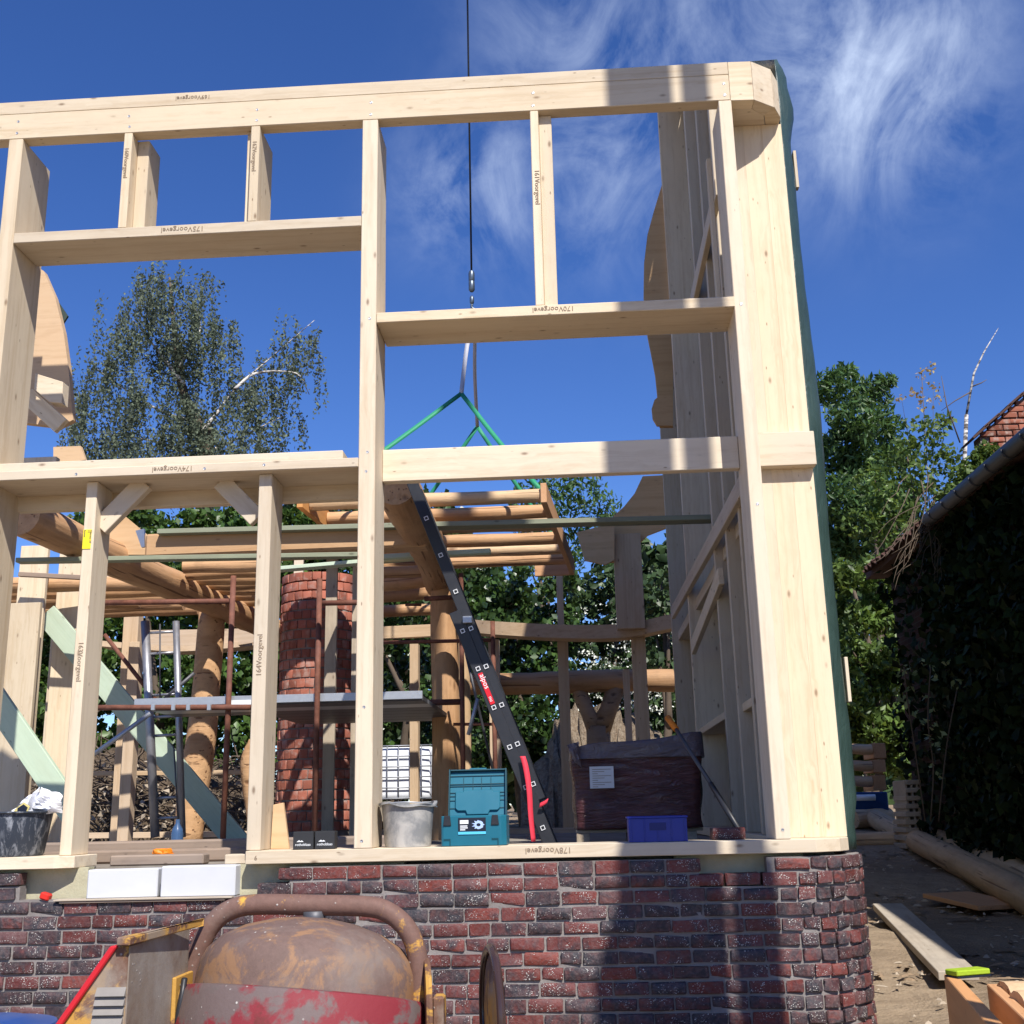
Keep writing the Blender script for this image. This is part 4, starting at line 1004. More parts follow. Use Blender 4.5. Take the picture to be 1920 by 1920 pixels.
a, b, c = at(1386, 1557, .30), at(1333, 1470, .65), at(1268, 1368, 1.05)
tube('lower_tube', [a, b], .017, BLACK, pole, 10); tube('upper_tube', [b, c], .013, DGREY, pole, 10)
ORANGE = plain('orange_plastic', (.75, .22, .015), .45, .06, 9, bump=0)
tube('tip', [c, at(1252, 1346, 1.15)], [.02, .022], ORANGE, pole, 8)
# small litter
o = crumple('orange_rag', [(287, 1592), (322, 1590), (326, 1608), (286, 1608)], .74, .03, ORANGE, None, 9, 6); tag(o, 'crumpled orange plastic bag on the old beams in the doorway', 'bag')
BOT = plain('blue_bottle', (.05, .10, .20), .25, .05, 9, .5, bump=0)
bp = at(332, 1572, 1.6)
tag(lathe('water_bottle', [(0, 0), (.034, 0), (.036, .02), (.036, .14), (.030, .17), (.013, .20), (.013, .225), (0, .225)], BOT, None, 16, Matrix.Translation((bp.x, 1.6, 1.346)) @ Matrix.Scale(1.15, 4)), 'small blue plastic water bottle at the foot of the leaning log post', 'bottle')
# ------------------------------------------------------------------ IBC tank
WPL = plain('white_tank', (.80, .82, .85), .45, .03, 5, .4, bump=.02)
i0, i1 = at(640, 1450, 11).x, at(812, 1450, 11).x; iz0, iz1 = at(760, 1503, 11).z, at(760, 1398, 11).z
ibc = thing('liquid_tank', 'white plastic bulk tank in a grey wire cage behind the bucket', 'tank', ((i0 + i1) / 2, 11.4, iz0))
soft_box('bottle', i0 + .03, i1 - .03, 11.04, 11.9, iz0 + .04, iz1 - .02, WPL, ibc, 4, .002, 8)
CAGE = plain('cage_wire', (.25, .26, .28), .45, .1, 20, .4, .5, 0)
for k in range(6): z = iz0 + .05 + (iz1 - iz0 - .05) * k / 5; tube('cage_bar', [(i0, 11.0, z), (i1, 11.0, z)], .011, CAGE, ibc, 6)
for k in range(9): x = i0 + (i1 - i0) * k / 8; tube('cage_bar', [(x, 11.0, iz0), (x, 11.0, iz1)], .009, CAGE, ibc, 6)
box('pallet_base', i0, i1, 11.0, 11.9, iz0 - .10, iz0 - .005, ZINC, ibc, .005); box('pallet_feet', i0 + .05, i1 - .05, 11.05, 11.85, iz0 - .28, iz0 - .105, PLANK, ibc, .005)
# ------------------------------------------------------------------ log pile and frames far behind
for k, (px0, px1, py, Y, r) in enumerate(((1010, 1068, 1455, 12.2, .09), (1012, 1070, 1476, 12.1, .085), (1005, 1070, 1492, 12.0, .07))):
    o = log('stacked_log', at(px0, py, Y), at(px1 + 30, py - 1, Y), r, r, PALELOG, None, 12, 40 + k); tag(o, ('topmost', 'middle', 'lowest')[k] + ' of the three bright logs stacked behind the ladder foot', 'log', 'log pile behind the house')
# ================================================================== log panel hanging from the crane
pan = thing('hanging_log_panel', 'panel of peeled logs between orange rim boards hanging from green slings', 'log panel', (-1.2, 5, 4.4))
PZ = 4.41; c_, s_ = math.cos(R(-4)), math.sin(R(-4))
def pw(x, y, z=PZ): return Vector((-1.24 + c_ * x + -s_ * y, 5.05 + s_ * x * -1 * 0 + c_ * y, z))
hw, hd = 1.075, 1.50
beam('rim_board', pw(-hw - .03, -hd - .16), pw(-hw - .03, hd + .1), .055, .185, LARCH, pan)
beam('rim_board', pw(hw + .03, -hd - .02), pw(hw + .03, hd + .35), .055, .185, LARCH, pan)
for k in range(6):
    y = -hd + .08 + k * .555 + (.0, .02, -.02, .03, 0, 0)[k]
    log('panel_log', pw(-hw, y), pw(hw, y), .066, .062 + .006 * (k % 2), PALELOG if k % 2 == 0 else LOG, pan, 14, 60 + k, .03)
beam('rim_board', pw(hw + .02, hd + .33), pw(hw - .42, hd + .36), .05, .185, LARCH, pan)
# crane rope and hook
hk = at(882, 575, 5.0)
crh = thing('crane_hook', 'dark swivel hook block hanging on a steel rope above the log panel', 'hook', hk)
CABLE = plain('steel_rope', (.03, .03, .035), .5, .2, 60, .4, .5)
ctop = at(884, 508, 5.0); TOP = Vector((ctop.x, 5.0, 16.0))
tube('rope', [ctop, TOP], .012, CABLE, crh, 6)
BLSTEEL = plain('blue_grey_steel', (.12, .15, .19), .4, .15, 20, .5, .6)
zt_, zb_ = at(882, 508, 5).z, at(882, 547, 5).z
lathe('swivel', [(0, zt_), (.025, zt_ - .005), (.034, zt_ - .03), (.034, (zt_ + zb_) / 2 + .01), (.028, (zt_ + zb_) / 2), (.034, (zt_ + zb_) / 2 - .01), (.034, zb_ + .02), (.02, zb_), (0, zb_)], BLSTEEL, crh, 16, Matrix.Translation((ctop.x, 5, 0)))
zc_ = at(882, 563, 5).z
lathe('shackle', [(0, zc_ + .055), (.012, zc_ + .05), (.024, zc_ + .03), (.024, zc_ - .03), (.012, zc_ - .05), (0, zc_ - .055)], BLSTEEL, crh, 12, Matrix.Translation((ctop.x, 5, 0)))
tube('hook', curve_pts([(ctop.x, 5, zc_ - .05), (ctop.x, 5, zc_ - .09), (ctop.x + .05, 5, zc_ - .13), (ctop.x + .03, 5, zc_ - .20), (ctop.x - .03, 5, zc_ - .20), (ctop.x - .05, 5, zc_ - .15)], 5), .014, BLSTEEL, crh, 8)
# slings
GREEN = plain('green_webbing', (.03, .27, .14), .55, .12, 40); WEBW = plain('pale_webbing', (.42, .42, .46), .6, .12, 40)
h0 = Vector((ctop.x, 5.0, zc_ - .19)); ap1 = at(865, 738, 4.45); ap2 = at(895, 800, 6.0)
corn = [pw(-hw, -hd + .08), pw(hw, -hd + .08), pw(-hw, hd - .15), pw(hw, hd - .15)]
LS = ('front left', 'front right', 'rear left', 'rear right')
ribbon('lifting_strap', [h0, (h0 + ap1) / 2 + Vector((-.01, 0, 0)), ap1], .045, WEBW, 'pale lifting strap from the hook to the front green slings', 'strap', Vector((1, 0, 0)))
ribbon('lifting_strap', [h0 + Vector((.03, .05, 0)), (h0 + ap2) / 2, ap2], .04, WEBW, 'pale lifting strap from the hook to the rear green slings', 'strap', Vector((1, 0, 0)))
for i, cpt in enumerate(corn):
    a_ = ap1 if i < 2 else ap2
    d = (cpt - a_).normalized(); sd = d.cross(Vector((0, 1, 0))).normalized()
    ribbon('lifting_sling', [a_, (a_ + cpt) / 2, cpt + Vector((0, 0, .05))], .045, GREEN, 'green webbing sling to the ' + LS[i] + ' corner of the hanging panel', 'sling', sd)
# crane mast standing to the right of the camera: telescopic column, hydraulic ram, jib to the rope
CRY = plain('crane_yellow', (.60, .34, .03), .45, .1, 4, .4)
MY = -3.9
cr_ = thing('crane_mast', 'yellow telescopic crane mast with hydraulic ram standing right of the view', 'crane', (2.2, MY, 0))
GZ0 = ground_z(2.2, MY) - .05
for nm, x0, x1, z0, z1, d in (('outer_section', 1.80, 2.325, GZ0, 5.66, .5), ('middle_section', 1.93, 2.33, 5.3, 6.25, .42), ('inner_section', 2.06, 2.36, 6.4, 12.6, .34), ('ram_barrel', 2.49, 2.665, GZ0, 5.9, .22), ('ram_rod', 2.50, 2.64, 5.8, 12.5, .14)):
    box(nm, x0, x1, MY - d / 2, MY + d / 2, z0, z1, CRY if 'ram_rod' != nm else STEEL, cr_, .02)
for z in (1.0, 2.4, 3.9): box('bracket', 2.327, 2.488, MY - .1, MY + .1, z, z + .25, CRY, cr_, .01)
box('head', 2.0, 2.7, MY - .2, MY + .2, 12.55, 12.95, CRY, cr_, .02)
beam('jib', (2.3, MY, 12.8), (TOP.x, 5.2, 16.1), .30, .34, CRY, cr_, .02)
box('outrigger', 1.5, 2.95, MY - .35, MY + .35, GZ0, GZ0 + .14, DGREY, cr_, .02)
# ================================================================== cement mixer
def paint(name, base, rustc, dustc, r0, r1, d0, d1):
    def b(k):
        v = k.coord((1, 1, 1), 2.0); a = k.noise(v, 7, 7, .68, .6); f = k.noise(v, 55, 5, .7); d = k.noise(k.vmath('ADD', v, (7, 3, 1)), 4.5, 6, .62, .3)
        c = k.mix(k.ramp(k.math('ADD', a, k.math('MULTIPLY', k.math('SUBTRACT', f, .5), .22)), [(r0, 0), (r1, 1)]), base, k.mix(f, tuple(x * .62 for x in rustc), tuple(min(1, x * 1.3) for x in rustc)))
        c = k.mix(k.ramp(d, [(d0, 0), (d1, .85)]), c, k.mix(f, tuple(x * .8 for x in dustc), tuple(min(1, x * 1.2) for x in dustc)))
        sp = k.math('MULTIPLY', k.ramp(k.vor(v, 46), [(.10, 1), (.18, 0)]), k.ramp(k.noise(v, 9, 2), [(.55, 0), (.65, 1)]))
        c = k.mix(k.math('MULTIPLY', sp, .8), c, (.55, .52, .48))
        k.col(c); k.rough(k.math('ADD', .5, k.math('MULTIPLY', a, .35))); k.bump(k.math('ADD', k.math('MULTIPLY', a, .5), k.math('ADD', k.math('MULTIPLY', f, .4), sp)), .45, .006)
    return M(name, b, .7, .3)
YEL = paint('worn_yellow', (.50, .275, .06), (.16, .082, .055), (.27, .225, .185), .50, .56, .54, .66)
DRUM = paint('rusty_drum', (.26, .145, .08), (.155, .10, .083), (.19, .15, .13), .425, .50, .50, .66)
YOKE = paint('rusty_yoke', (.62, .33, .05), (.165, .092, .072), (.22, .16, .13), .33, .42, .60, .78)
CEMG = paint('cement_crust', (.22, .17, .13), (.16, .10, .07), (.30, .27, .24), .45, .6, .45, .65)
REDM = paint('faded_red', (.20, .024, .032), (.14, .026, .026), (.125, .112, .105), .58, .66, .51, .56)
REDE = plain('red_edge', (.55, .02, .03), .45, .1, 10)
mx_ = thing('cement_mixer', 'rusty yellow cement mixer with upturned drum and red ring in front of the brick wall', 'cement mixer', (-.8, -3.1, 0))
MYY = -3.1
tube('yoke', curve_pts([at(x, y, MYY) for x, y in ((349, 1905), (353, 1860), (360, 1822), (374, 1778), (396, 1735), (430, 1707), (480, 1696), (590, 1697), (690, 1700), (732, 1713), (764, 1743), (781, 1785), (786, 1840), (783, 1905))], 6), .0285, YOKE, mx_, 16)
axis = Matrix.Translation((at(570, 1860, MYY).x, MYY, 1.06)) @ Matrix.Rotation(R(4.5), 4, 'Y') @ Matrix.Rotation(R(-11), 4, 'X')
lathe('drum', [(0, .262), (.06, .26), (.13, .248), (.20, .226), (.255, .196), (.292, .158), (.306, .125), (.310, .09), (.312, .0), (.312, -.10), (.26, -.30), (.20, -.45), (.185, -.45), (.24, -.29), (.29, -.10), (.29, .0)], DRUM, mx_, 56, axis, R(35))
lathe('ring_guard', [(.313, .062), (.335, .058), (.344, .044), (.352, -.050), (.342, -.060), (.313, -.060)], REDM, mx_, 56, axis, R(35))
bp_ = at(590, 1722, MYY); tube('bearing', [at(590, 1708, MYY), bp_ + Vector((0, 0, -.02))], [.035, .026], DGREY, mx_, 14)
# motor housing
hx = -1.114; HZ = at(268, 1772, -3.6).z
fl = [at(219, 1768, -3.6), at(268, 1774, -3.6)]
L0 = at(112, 1922, -3.6); hz0 = L0.z - .35; slope = (fl[0].x - L0.x) / (fl[0].z - L0.z)
poly = [(fl[0].x - .0, HZ), (hx, HZ), (hx, hz0), (L0.x - slope * .35, hz0)]
hs_ = prism('motor_housing', poly, 'y', -3.6, -3.16, YEL, mx_, .004)
prism('side_panel', [(-3.598, hz0), (-3.162, hz0), (-3.162, HZ - .002), (-3.598, HZ - .002)], 'x', hx + .0005, hx + .004, CEMG, mx_)
prism('edge_trim', [(fl[0].x - .012, HZ), (fl[0].x + .006, HZ), (L0.x - slope * .35 + .006, hz0), (L0.x - slope * .35 - .012, hz0)], 'y', -3.612, -3.15, REDE, mx_, .003)
lidb = prism('housing_lid', [(fl[0].x + .008, -3.625), (hx + .012, -3.625), (hx + .03, -3.13), (fl[0].x + .06, -3.13)], 'z', HZ + .001, HZ + .021, YEL, mx_, .003)
LOUV = plain('dusty_louvre', (.24, .22, .20), .8, .25, 20)
for i in range(5):
    z = at(210, 1851 + i * 17.5, -3.6).z; x0 = at(182 - i * 1.5, 1851, -3.6).x; x1 = at(237 - i, 1851, -3.6).x
    bm = bmesh.new(); vs4 = [bm.verts.new(v) for v in ((x0, -3.6005, z), (x1, -3.6005, z), (x1, -3.612, z - .019), (x0, -3.612, z - .019), (x1, -3.6005, z - .021), (x0, -3.6005, z - .021))]
    for f in ((0, 3, 2, 1), (3, 5, 4, 2), (0, 5, 3), (1, 2, 4)): bm.faces.new([vs4[q] for q in f])
    bmesh.ops.recalc_face_normals(bm, faces=bm.faces[:]); bm_obj('louvre', bm, LOUV, mx_)
sx = at(352, 1862, MYY)
lathe('shaft_boss', [(0, 0), (.05, 0), (.05, .012), (.032, .014), (.032, .085), (.034, .09), (.034, .10), (.024, .10), (.024, .16), (0, .16)], YEL, mx_, 20, Matrix.Translation((hx + .005, MYY - .12, sx.z)) @ Matrix.Rotation(R(90), 4, 'Y'), R(40))
box('flange', hx + .0045, hx + .016, MYY - .19, MYY - .05, sx.z - .06, sx.z + .065, YEL, mx_, .003)
tube('hose', curve_pts([at(346, 1835, -3.25), at(342, 1862, -3.27), at(335, 1900, -3.28), at(328, 1960, -3.28)], 6), .0085, BLACK, mx_, 8)
# tilt plate and hand wheel on the right
pc = at(800, 1893, MYY); mtx = Matrix.Translation((pc.x, MYY, pc.z)) @ Matrix.Rotation(R(11), 4, 'Z') @ Matrix.Rotation(R(90), 4, 'Y')
lathe('tilt_plate', [(0, -.008), (.132, -.008), (.137, 0), (.132, .008), (0, .008)], YEL, mx_, 40, mtx, R(30))
q0, q1 = at(812, 1866, -3.14), at(834, 1925, -3.14)
box('bearing_block', q0.x, q1.x, -3.17, -3.10, q1.z - .1, q0.z, YEL, mx_, .006)
wc = at(922, 1902, MYY); mtx = Matrix.Translation((wc.x, MYY, wc.z)) @ Matrix.Rotation(R(13), 4, 'Z') @ Matrix.Rotation(R(90), 4, 'Y')
DKB = plain('dark_gloss_brown', (.045, .025, .022), .25, .2, 12, .6)
rim = [(.172 + .012 * math.cos(a * math.pi / 5), .012 * math.sin(a * math.pi / 5)) for a in range(11)]
lathe('wheel_rim', rim, DKB, mx_, 48, mtx, True)
lathe('wheel_dish', [(0, -.012), (.05, -.010), (.15, .0), (.163, .006), (.163, .012), (.15, .006), (.05, -.002), (0, -.004)], YEL, mx_, 48, mtx, R(30))
for x in (-1.15, -.45): tube('leg', [(x, MYY, .95), (x * 1.08, MYY - .25, ground_z(x, MYY - .25))], .025, YOKE, mx_, 10); tube('leg', [(x, MYY, .95), (x * 1.08, MYY + .3, ground_z(x, MYY + .3))], .025, YOKE, mx_, 10)
BLB = plain('blue_barrel', (.012, .06, .24), .4, .1, 8, .4)
bb = at(-22, 1921, -3.3)
br = thing('blue_barrel', 'blue plastic barrel top just showing in the lower left corner', 'barrel', (bb.x, -3.3, 0))
lathe('drum_body', [(0, 0), (.17, 0), (.18, .02), (.18, bb.z - .03), (.17, bb.z - .01), (0, bb.z - .01)], BLB, br, 32, Matrix.Translation((bb.x, -3.3, 0)))
lathe('lid', [(0, .018), (.09, .016), (.12, .004), (.172, 0), (.178, -.012), (.172, -.022)], BLB, br, 32, Matrix.Translation((bb.x, -3.3, bb.z)))

# ================================================================== yard on the right
def gat(px, py):
    """ground point under a pixel"""
    d = ray(px, py); t = 2.0
    while t < 60:
        p = CP + d * t
        if p.z <= ground_z(p.x, p.y): break
        t += .01
    return p
yard = []
def ylog(a, b, r0, r1, label, seed, mat=PALELOG, lift=1.0, cat='log'):
    pa, pb = gat(*a), gat(*b); pa.z += r0 * lift; pb.z += r1 * lift
    return tag(log('ground_log', pa, pb, r0, r1, mat, None, 16, seed, .02), label, cat)
ylog((1640, 1552), (1990, 1752), .135, .15, 'longest pale log lying diagonally across the shaded yard', 70)
pa, pb = gat(1640, 1552), gat(1990, 1752); dv_ = pb - pa
sh = Vector((.34, .28, .15))
tag(log('ground_log', pa + dv_ * .30 + sh, pb + sh, .15, .16, PALELOG, None, 16, 71, .03), 'second log in the yard lying behind the longest log', 'log')
sh = Vector((.60, .60, .20))
tag(log('ground_log', pa + dv_ * .52 + sh + Vector((0, 0, .06)), pb + sh, .15, .15, GREYLOG, None, 16, 72, .03), 'third thick log nearest the dark barn wall', 'log')
ylog((1600, 1590), (1732, 1588), .10, .10, 'short straight log lying crosswise beside the plinth corner', 73)
ylog((1600, 1555), (1668, 1548), .14, .13, 'short sunlit log at the far end of the long log', 74)
pa, pb = gat(1655, 1716), gat(1800, 1852)
tag(beam('ground_plank', pa + Vector((.05, 0, .07)), pb + Vector((0, 0, .07)), .25, .055, PLANK, None), 'long grey scaffold plank lying on the dirt beside the house', 'plank')
bd = gat(1812, 1705)
o = tag(beam('brown_board', gat(1775, 1690) + Vector((0, 0, .06)), gat(1860, 1715) + Vector((.1, 0, .06)), .5, .04, LARCH, None), 'reddish brown board lying flat in the shaded dirt', 'board')
# log module on trestles, lower right
mod = thing('log_module', 'orange rim board with pale logs at the lower right corner', 'log panel', (2.0, -1.6, .3))
MZ = .78
m0, m1 = atz(1783, 1835, MZ), atz(1880, 1945, MZ); dm = (m1 - m0).normalized(); far_ = m0 + dm * 3.0
beam('rim_board', m0 + Vector((0, 0, -.10)), far_ + Vector((0, 0, -.10)), .06, .24, LARCH, mod)
off = Vector((.20, .03, 0)); beam('rim_board', m0 + off + Vector((0, 0, -.12)), far_ + off + Vector((0, 0, -.12)), .05, .18, LARCH, mod)
for k in range(5):
    p = m0 + off + dm * (.12 + .36 * k) + Vector((.03, 0, -.085)); log('module_log', p, p + Vector((1.9, .25, 0)), .085, .08, PALELOG, mod, 14, 80 + k, .02)
for t in (.3, 2.6): p = m0 + dm * t; box('trestle', p.x - .05, p.x + 1.9, p.y - .06, p.y + .06, .2, MZ - .221, PLANK, mod, .005)
LIME = plain('lime_cloth', (.30, .42, .03), .85, .25, 60, .1)
la, lb_ = atz(1783, 1824, MZ + .042), atz(1845, 1819, MZ + .042)
sp_ = thing('sponge_float', 'bright lime green sponge float lying on the orange rim board', 'float', (la + lb_) / 2)
beam('sponge', la, lb_, .09, .026, LIME, sp_, .006); beam('back_plate', la + Vector((0, 0, -.018)), lb_ + Vector((0, 0, -.018)), .092, .008, NAVY, sp_, .001)
# stacked modules and pallets in the distance
stk = thing('module_stack', 'stack of orange log modules standing behind the foil corner', 'log panel', at(1630, 1480, 12))
for i, (y0, y1) in enumerate(((1394, 1422), (1425, 1448), (1454, 1482))):
    box('rim_board', at(1634, y0, 12).x, at(1658, y0, 12).x, 11.95, 12.6, at(1640, y1, 12).z, at(1640, y0, 12).z, LARCH, stk, .006)
    log('module_log', at(1590, y0 + 11, 12), at(1634, y0 + 11, 12), .085, .08, PALELOG, stk, 12, 90 + i)
BLT = plain('blue_tarp', (.012, .055, .17), .6, .15, 10)
b0, b1 = at(1602, 1522, 11.6), at(1664, 1484, 11.6)
bt = thing('blue_bin', 'blue plastic bin with white pipe below the orange module stack', 'bin', ((b0.x + b1.x) / 2, 11.7, b0.z))
box('bin_body', b0.x, b1.x, 11.6, 12.1, b0.z, b1.z, BLT, bt, .02); tube('pipe', [at(1600, 1496, 11.5), at(1641, 1495, 11.5)], .045, WHITEP, bt, 12)
plt = thing('pallet_pile', 'pile of pale pallets in the deep shade by the barn wall', 'pallets', at(1712, 1590, 8.4))
for i in range(11):
    y = 1462 + i * 15; box('pallet_slat', at(1698, y, 8.4).x, at(1726, y, 8.4).x, 8.4, 9.0, at(1712, y + 9, 8.4).z, at(1712, y, 8.4).z, PLANK, plt, .004)
for px in (1700, 1711, 1721): box('pallet_post', at(px, 1500, 8.4).x, at(px + 4, 1500, 8.4).x, 8.42, 8.98, ground_z(4, 8.4), at(1712, 1462, 8.4).z - .01, PLANK, plt, 0)
# bark, chips and clods scattered on the dirt
def scatter(name, n, region, size, mat, seed, flat=.3):
    g = random.Random(seed); V_, F_ = [], []
    for _ in range(n):
        x, y = region(g); z = ground_z(x, y) + .02; s = size * g.uniform(.4, 1.4); L = s * g.uniform(1, 4); a = g.uniform(0, 6.28)
        u = Vector((math.cos(a), math.sin(a), g.uniform(-.15, .15))) * L; w = Vector((-math.sin(a), math.cos(a), 0)) * s; h = Vector((0, 0, s * flat * g.uniform(.6, 1.6)))
        p = Vector((x, y, z)); o = len(V_)
        V_ += [p - u - w * .4, p + u * .8 - w * g.uniform(.2, 1), p + u + w * .5, p - u * .7 + w, p + h + u * .3, p + h - u * .4]
        F_ += [tuple(o + i for i in q) for q in ((0, 1, 4, 5), (1, 2, 4), (2, 3, 5, 4), (3, 0, 5))]
    return stuff(mesh(name, V_, F_, mat, None))
CHIP = plain('bark_chip', (.27, .19, .12), .9, .35, 30); CLOD = plain('pale_clod', (.40, .33, .25), .95, .25, 30)
tag(scatter('bark_litter', 700, lambda g: (g.uniform(1.7, 4.3), g.uniform(1.6, 9)), .022, CHIP, 1), 'bark strips and chips scattered over the dirt yard', 'bark')
tag(scatter('stone_litter', 700, lambda g: (g.uniform(1.6, 5), g.uniform(-2.5, 8)), .012, CLOD, 2, .9), 'small pale stones and clods on the dirt yard', 'stones')
# ================================================================== barn on the right
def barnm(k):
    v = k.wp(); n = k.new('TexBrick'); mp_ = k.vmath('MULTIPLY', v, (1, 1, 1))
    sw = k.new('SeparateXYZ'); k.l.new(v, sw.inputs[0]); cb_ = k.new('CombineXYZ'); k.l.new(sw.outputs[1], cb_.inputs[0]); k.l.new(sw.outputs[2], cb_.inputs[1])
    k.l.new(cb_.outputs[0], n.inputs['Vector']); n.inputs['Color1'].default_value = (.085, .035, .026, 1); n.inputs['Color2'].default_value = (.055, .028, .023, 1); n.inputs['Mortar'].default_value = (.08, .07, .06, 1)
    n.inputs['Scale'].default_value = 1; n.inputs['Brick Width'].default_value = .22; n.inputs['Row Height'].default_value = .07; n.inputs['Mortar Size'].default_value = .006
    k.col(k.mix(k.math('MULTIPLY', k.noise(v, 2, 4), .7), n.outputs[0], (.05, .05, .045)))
BARN = M('old_brick_wall', barnm, .95, .1)  # brick tones darkened: the wall's deep shade is put into the colour
TILE = plain('roof_tile', (.085, .045, .035), .85, .3, 12)
BX, BEZ, BY0, BY1 = 4.4, 4.80, -1.6, 9.4
barn = thing('old_barn', 'dark ivy-covered brick barn with tiled eaves and grey gutter on the right', 'barn', (BX + 3, 5, 0))
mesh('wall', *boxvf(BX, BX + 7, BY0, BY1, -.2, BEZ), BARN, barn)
mesh('roof', [(BX - .28, BY0, BEZ - .05), (BX - .28, BY1 + .2, BEZ - .05), (BX + 3.6, BY1 + .2, BEZ + 1.95), (BX + 3.6, BY0, BEZ + 1.95), (BX + 7.3, BY1 + .2, BEZ - .05), (BX + 7.3, BY0, BEZ - .05), (BX - .28, BY0, BEZ - .14), (BX - .28, BY1 + .2, BEZ - .14), (BX + 7.3, BY1 + .2, BEZ - .14), (BX + 7.3, BY0, BEZ - .14)],
     [(0, 1, 2, 3), (3, 2, 4, 5), (0, 6, 7, 1), (6, 9, 8, 7), (5, 4, 8, 9), (1, 7, 8, 4, 2), (0, 3, 5, 9, 6)], TILE, barn)
g = random.Random(4); tm = None
for i in range(14):
    y = 6.55 + i * .205
    m = Matrix.Translation((BX - .24 + g.uniform(-.02, .02), y, BEZ + .0 + g.uniform(-.012, .015))) @ Matrix.Rotation(R(-28) + g.uniform(-.06, .06), 4, 'Y') @ Matrix.Rotation(g.uniform(-.08, .08), 4, 'X')
    if tm is None:
        V_, F_ = [], []; n = 7
        for xx in (-.17, .22):
            for j in range(n): t = j / (n - 1); V_ += [(xx, -.105 + .21 * t, .03 * math.sin(t * math.pi * 2 + .3)), (xx, -.105 + .21 * t, .03 * math.sin(t * math.pi * 2 + .3) - .018)]
        for j in range(n - 1):
            a = 2 * j; b = a + 2 * n; F_ += [(a, a + 2, b + 2, b), (a + 1, b + 1, b + 3, a + 3), (a, a + 1, a + 3, a + 2), (b, b + 2, b + 3, b + 1)]
        o = mesh('roof_tile', V_, F_, TILE, None, False); COL.objects.unlink(o); o.matrix_basis = m; place(o, barn); tm = o.data
    else: o = bpy.data.objects.new('roof_tile', tm); o.matrix_basis = m; place(o, barn)
GUT = plain('gutter_zinc', (.17, .16, .165), .55, .15, 10, .4, .3)
gut = tube('gutter', [(BX - .34, BY0, BEZ - .06), (BX - .34, 6.4, BEZ - .08)], .075, GUT, barn, 16)
for i in range(17):
    y = 6.1 - i * .46; tube('gutter_bracket', [(BX - .34 + .083 * math.cos(a * .39), y, BEZ - .07 + .083 * math.sin(a * .39)) for a in range(8, 17)], .009, DGREY, barn, 6)
# brick gable end rising behind the gutter
GY = 7.0; gpt = [at(1838, 816, GY), at(1990, 682, GY)]
V0 = gpt[0]; dirg = (gpt[1] - V0); gz0 = BEZ - .3
prism('gable', [(V0.x, gz0), (V0.x + 2.2, gz0), (V0.x + 2.2, V0.z + dirg.z / dirg.x * 2.2), (V0.x, V0.z)], 'y', GY + .02, GY + .25, MORTAR, barn)
OBR = M('old_red_brick', lambda k: (k.col(k.mix(k.ramp(k.noise(k.coord(), 14, 5), [(.5, 0), (.75, .8)]), k.hsv((.27, .10, .065), .5, 1, k.math('ADD', .6, k.math('MULTIPLY', k.rn(), .8))), (.42, .36, .31))), k.bump(k.noise(k.coord(), 40, 4), .5, .006)), .9, .1)
obm = [brick_mesh('brick', .175, .062, .06, 300 + s, OBR) for s in range(5)]
for r in range(26):
    z = gz0 + .04 + r * .076
    for k in range(9):
        x = V0.x + .09 + k * .19 + (.095 if r % 2 else 0)
        if x > V0.x + 1.3 or z > V0.z + (x + .02 - V0.x) * dirg.z / dirg.x - .03: continue
        o = bpy.data.objects.new('brick', obm[(r + k * 3) % 5]); o.matrix_basis = Matrix.Translation((x + g.uniform(-.008, .008), GY + .015 + g.uniform(-.01, .006), z)) @ Matrix.Rotation(g.uniform(-.02, .02), 4, 'Y'); place(o, barn)
nv = Vector((-dirg.z, 0, dirg.x)).normalized()
for i in range(14):
    p = V0 + dirg.normalized() * (i * .2) + nv * .03
    o = beam('verge_tile', p - dirg.normalized() * .13, p + dirg.normalized() * .13, .42, .028, TILE, barn, .004); o.location.y += .12; o.location += nv * (.01 * (i % 2))

# ================================================================== foliage helpers
def leafmat(name, a, b, trans=.25, spot=None, rough=.45, gloss=.35):
    m = bpy.data.materials.new(name); m.use_nodes = True; nt = m.node_tree; bs = nt.nodes['Principled BSDF']; k = N(nt, bs)
    geo = k.new('NewGeometry'); rn_ = geo.outputs['Random Per Island']
    stops = [(0, a), (.65, b), (1, tuple(min(1, x * 1.45) for x in b))]
    c = k.ramp(rn_, stops)
    big = k.noise(k.wp(), .9, 3); c = k.hsv(c, k.math('ADD', .485, k.math('MULTIPLY', big, .03)), 1.0, k.math('ADD', .7, k.math('MULTIPLY', big, .6)))
    if spot: c = k.mix(k.math('GREATER_THAN', rn_, 1 - spot[0]), c, spot[1])
    k.col(c); bs.inputs['Roughness'].default_value = rough; bs.inputs['Specular IOR Level'].default_value = gloss
    tr = k.new('BsdfTranslucent'); k.put(k.hsv(c, .47, 1.1, 1.6), tr.inputs[0]); mixn = k.new('MixShader'); mixn.inputs[0].default_value = trans
    out = [n for n in nt.nodes if n.type == 'OUTPUT_MATERIAL'][0]
    k.l.new(bs.outputs[0], mixn.inputs[1]); k.l.new(tr.outputs[0], mixn.inputs[2]); k.l.new(mixn.outputs[0], out.inputs[0])
    return m
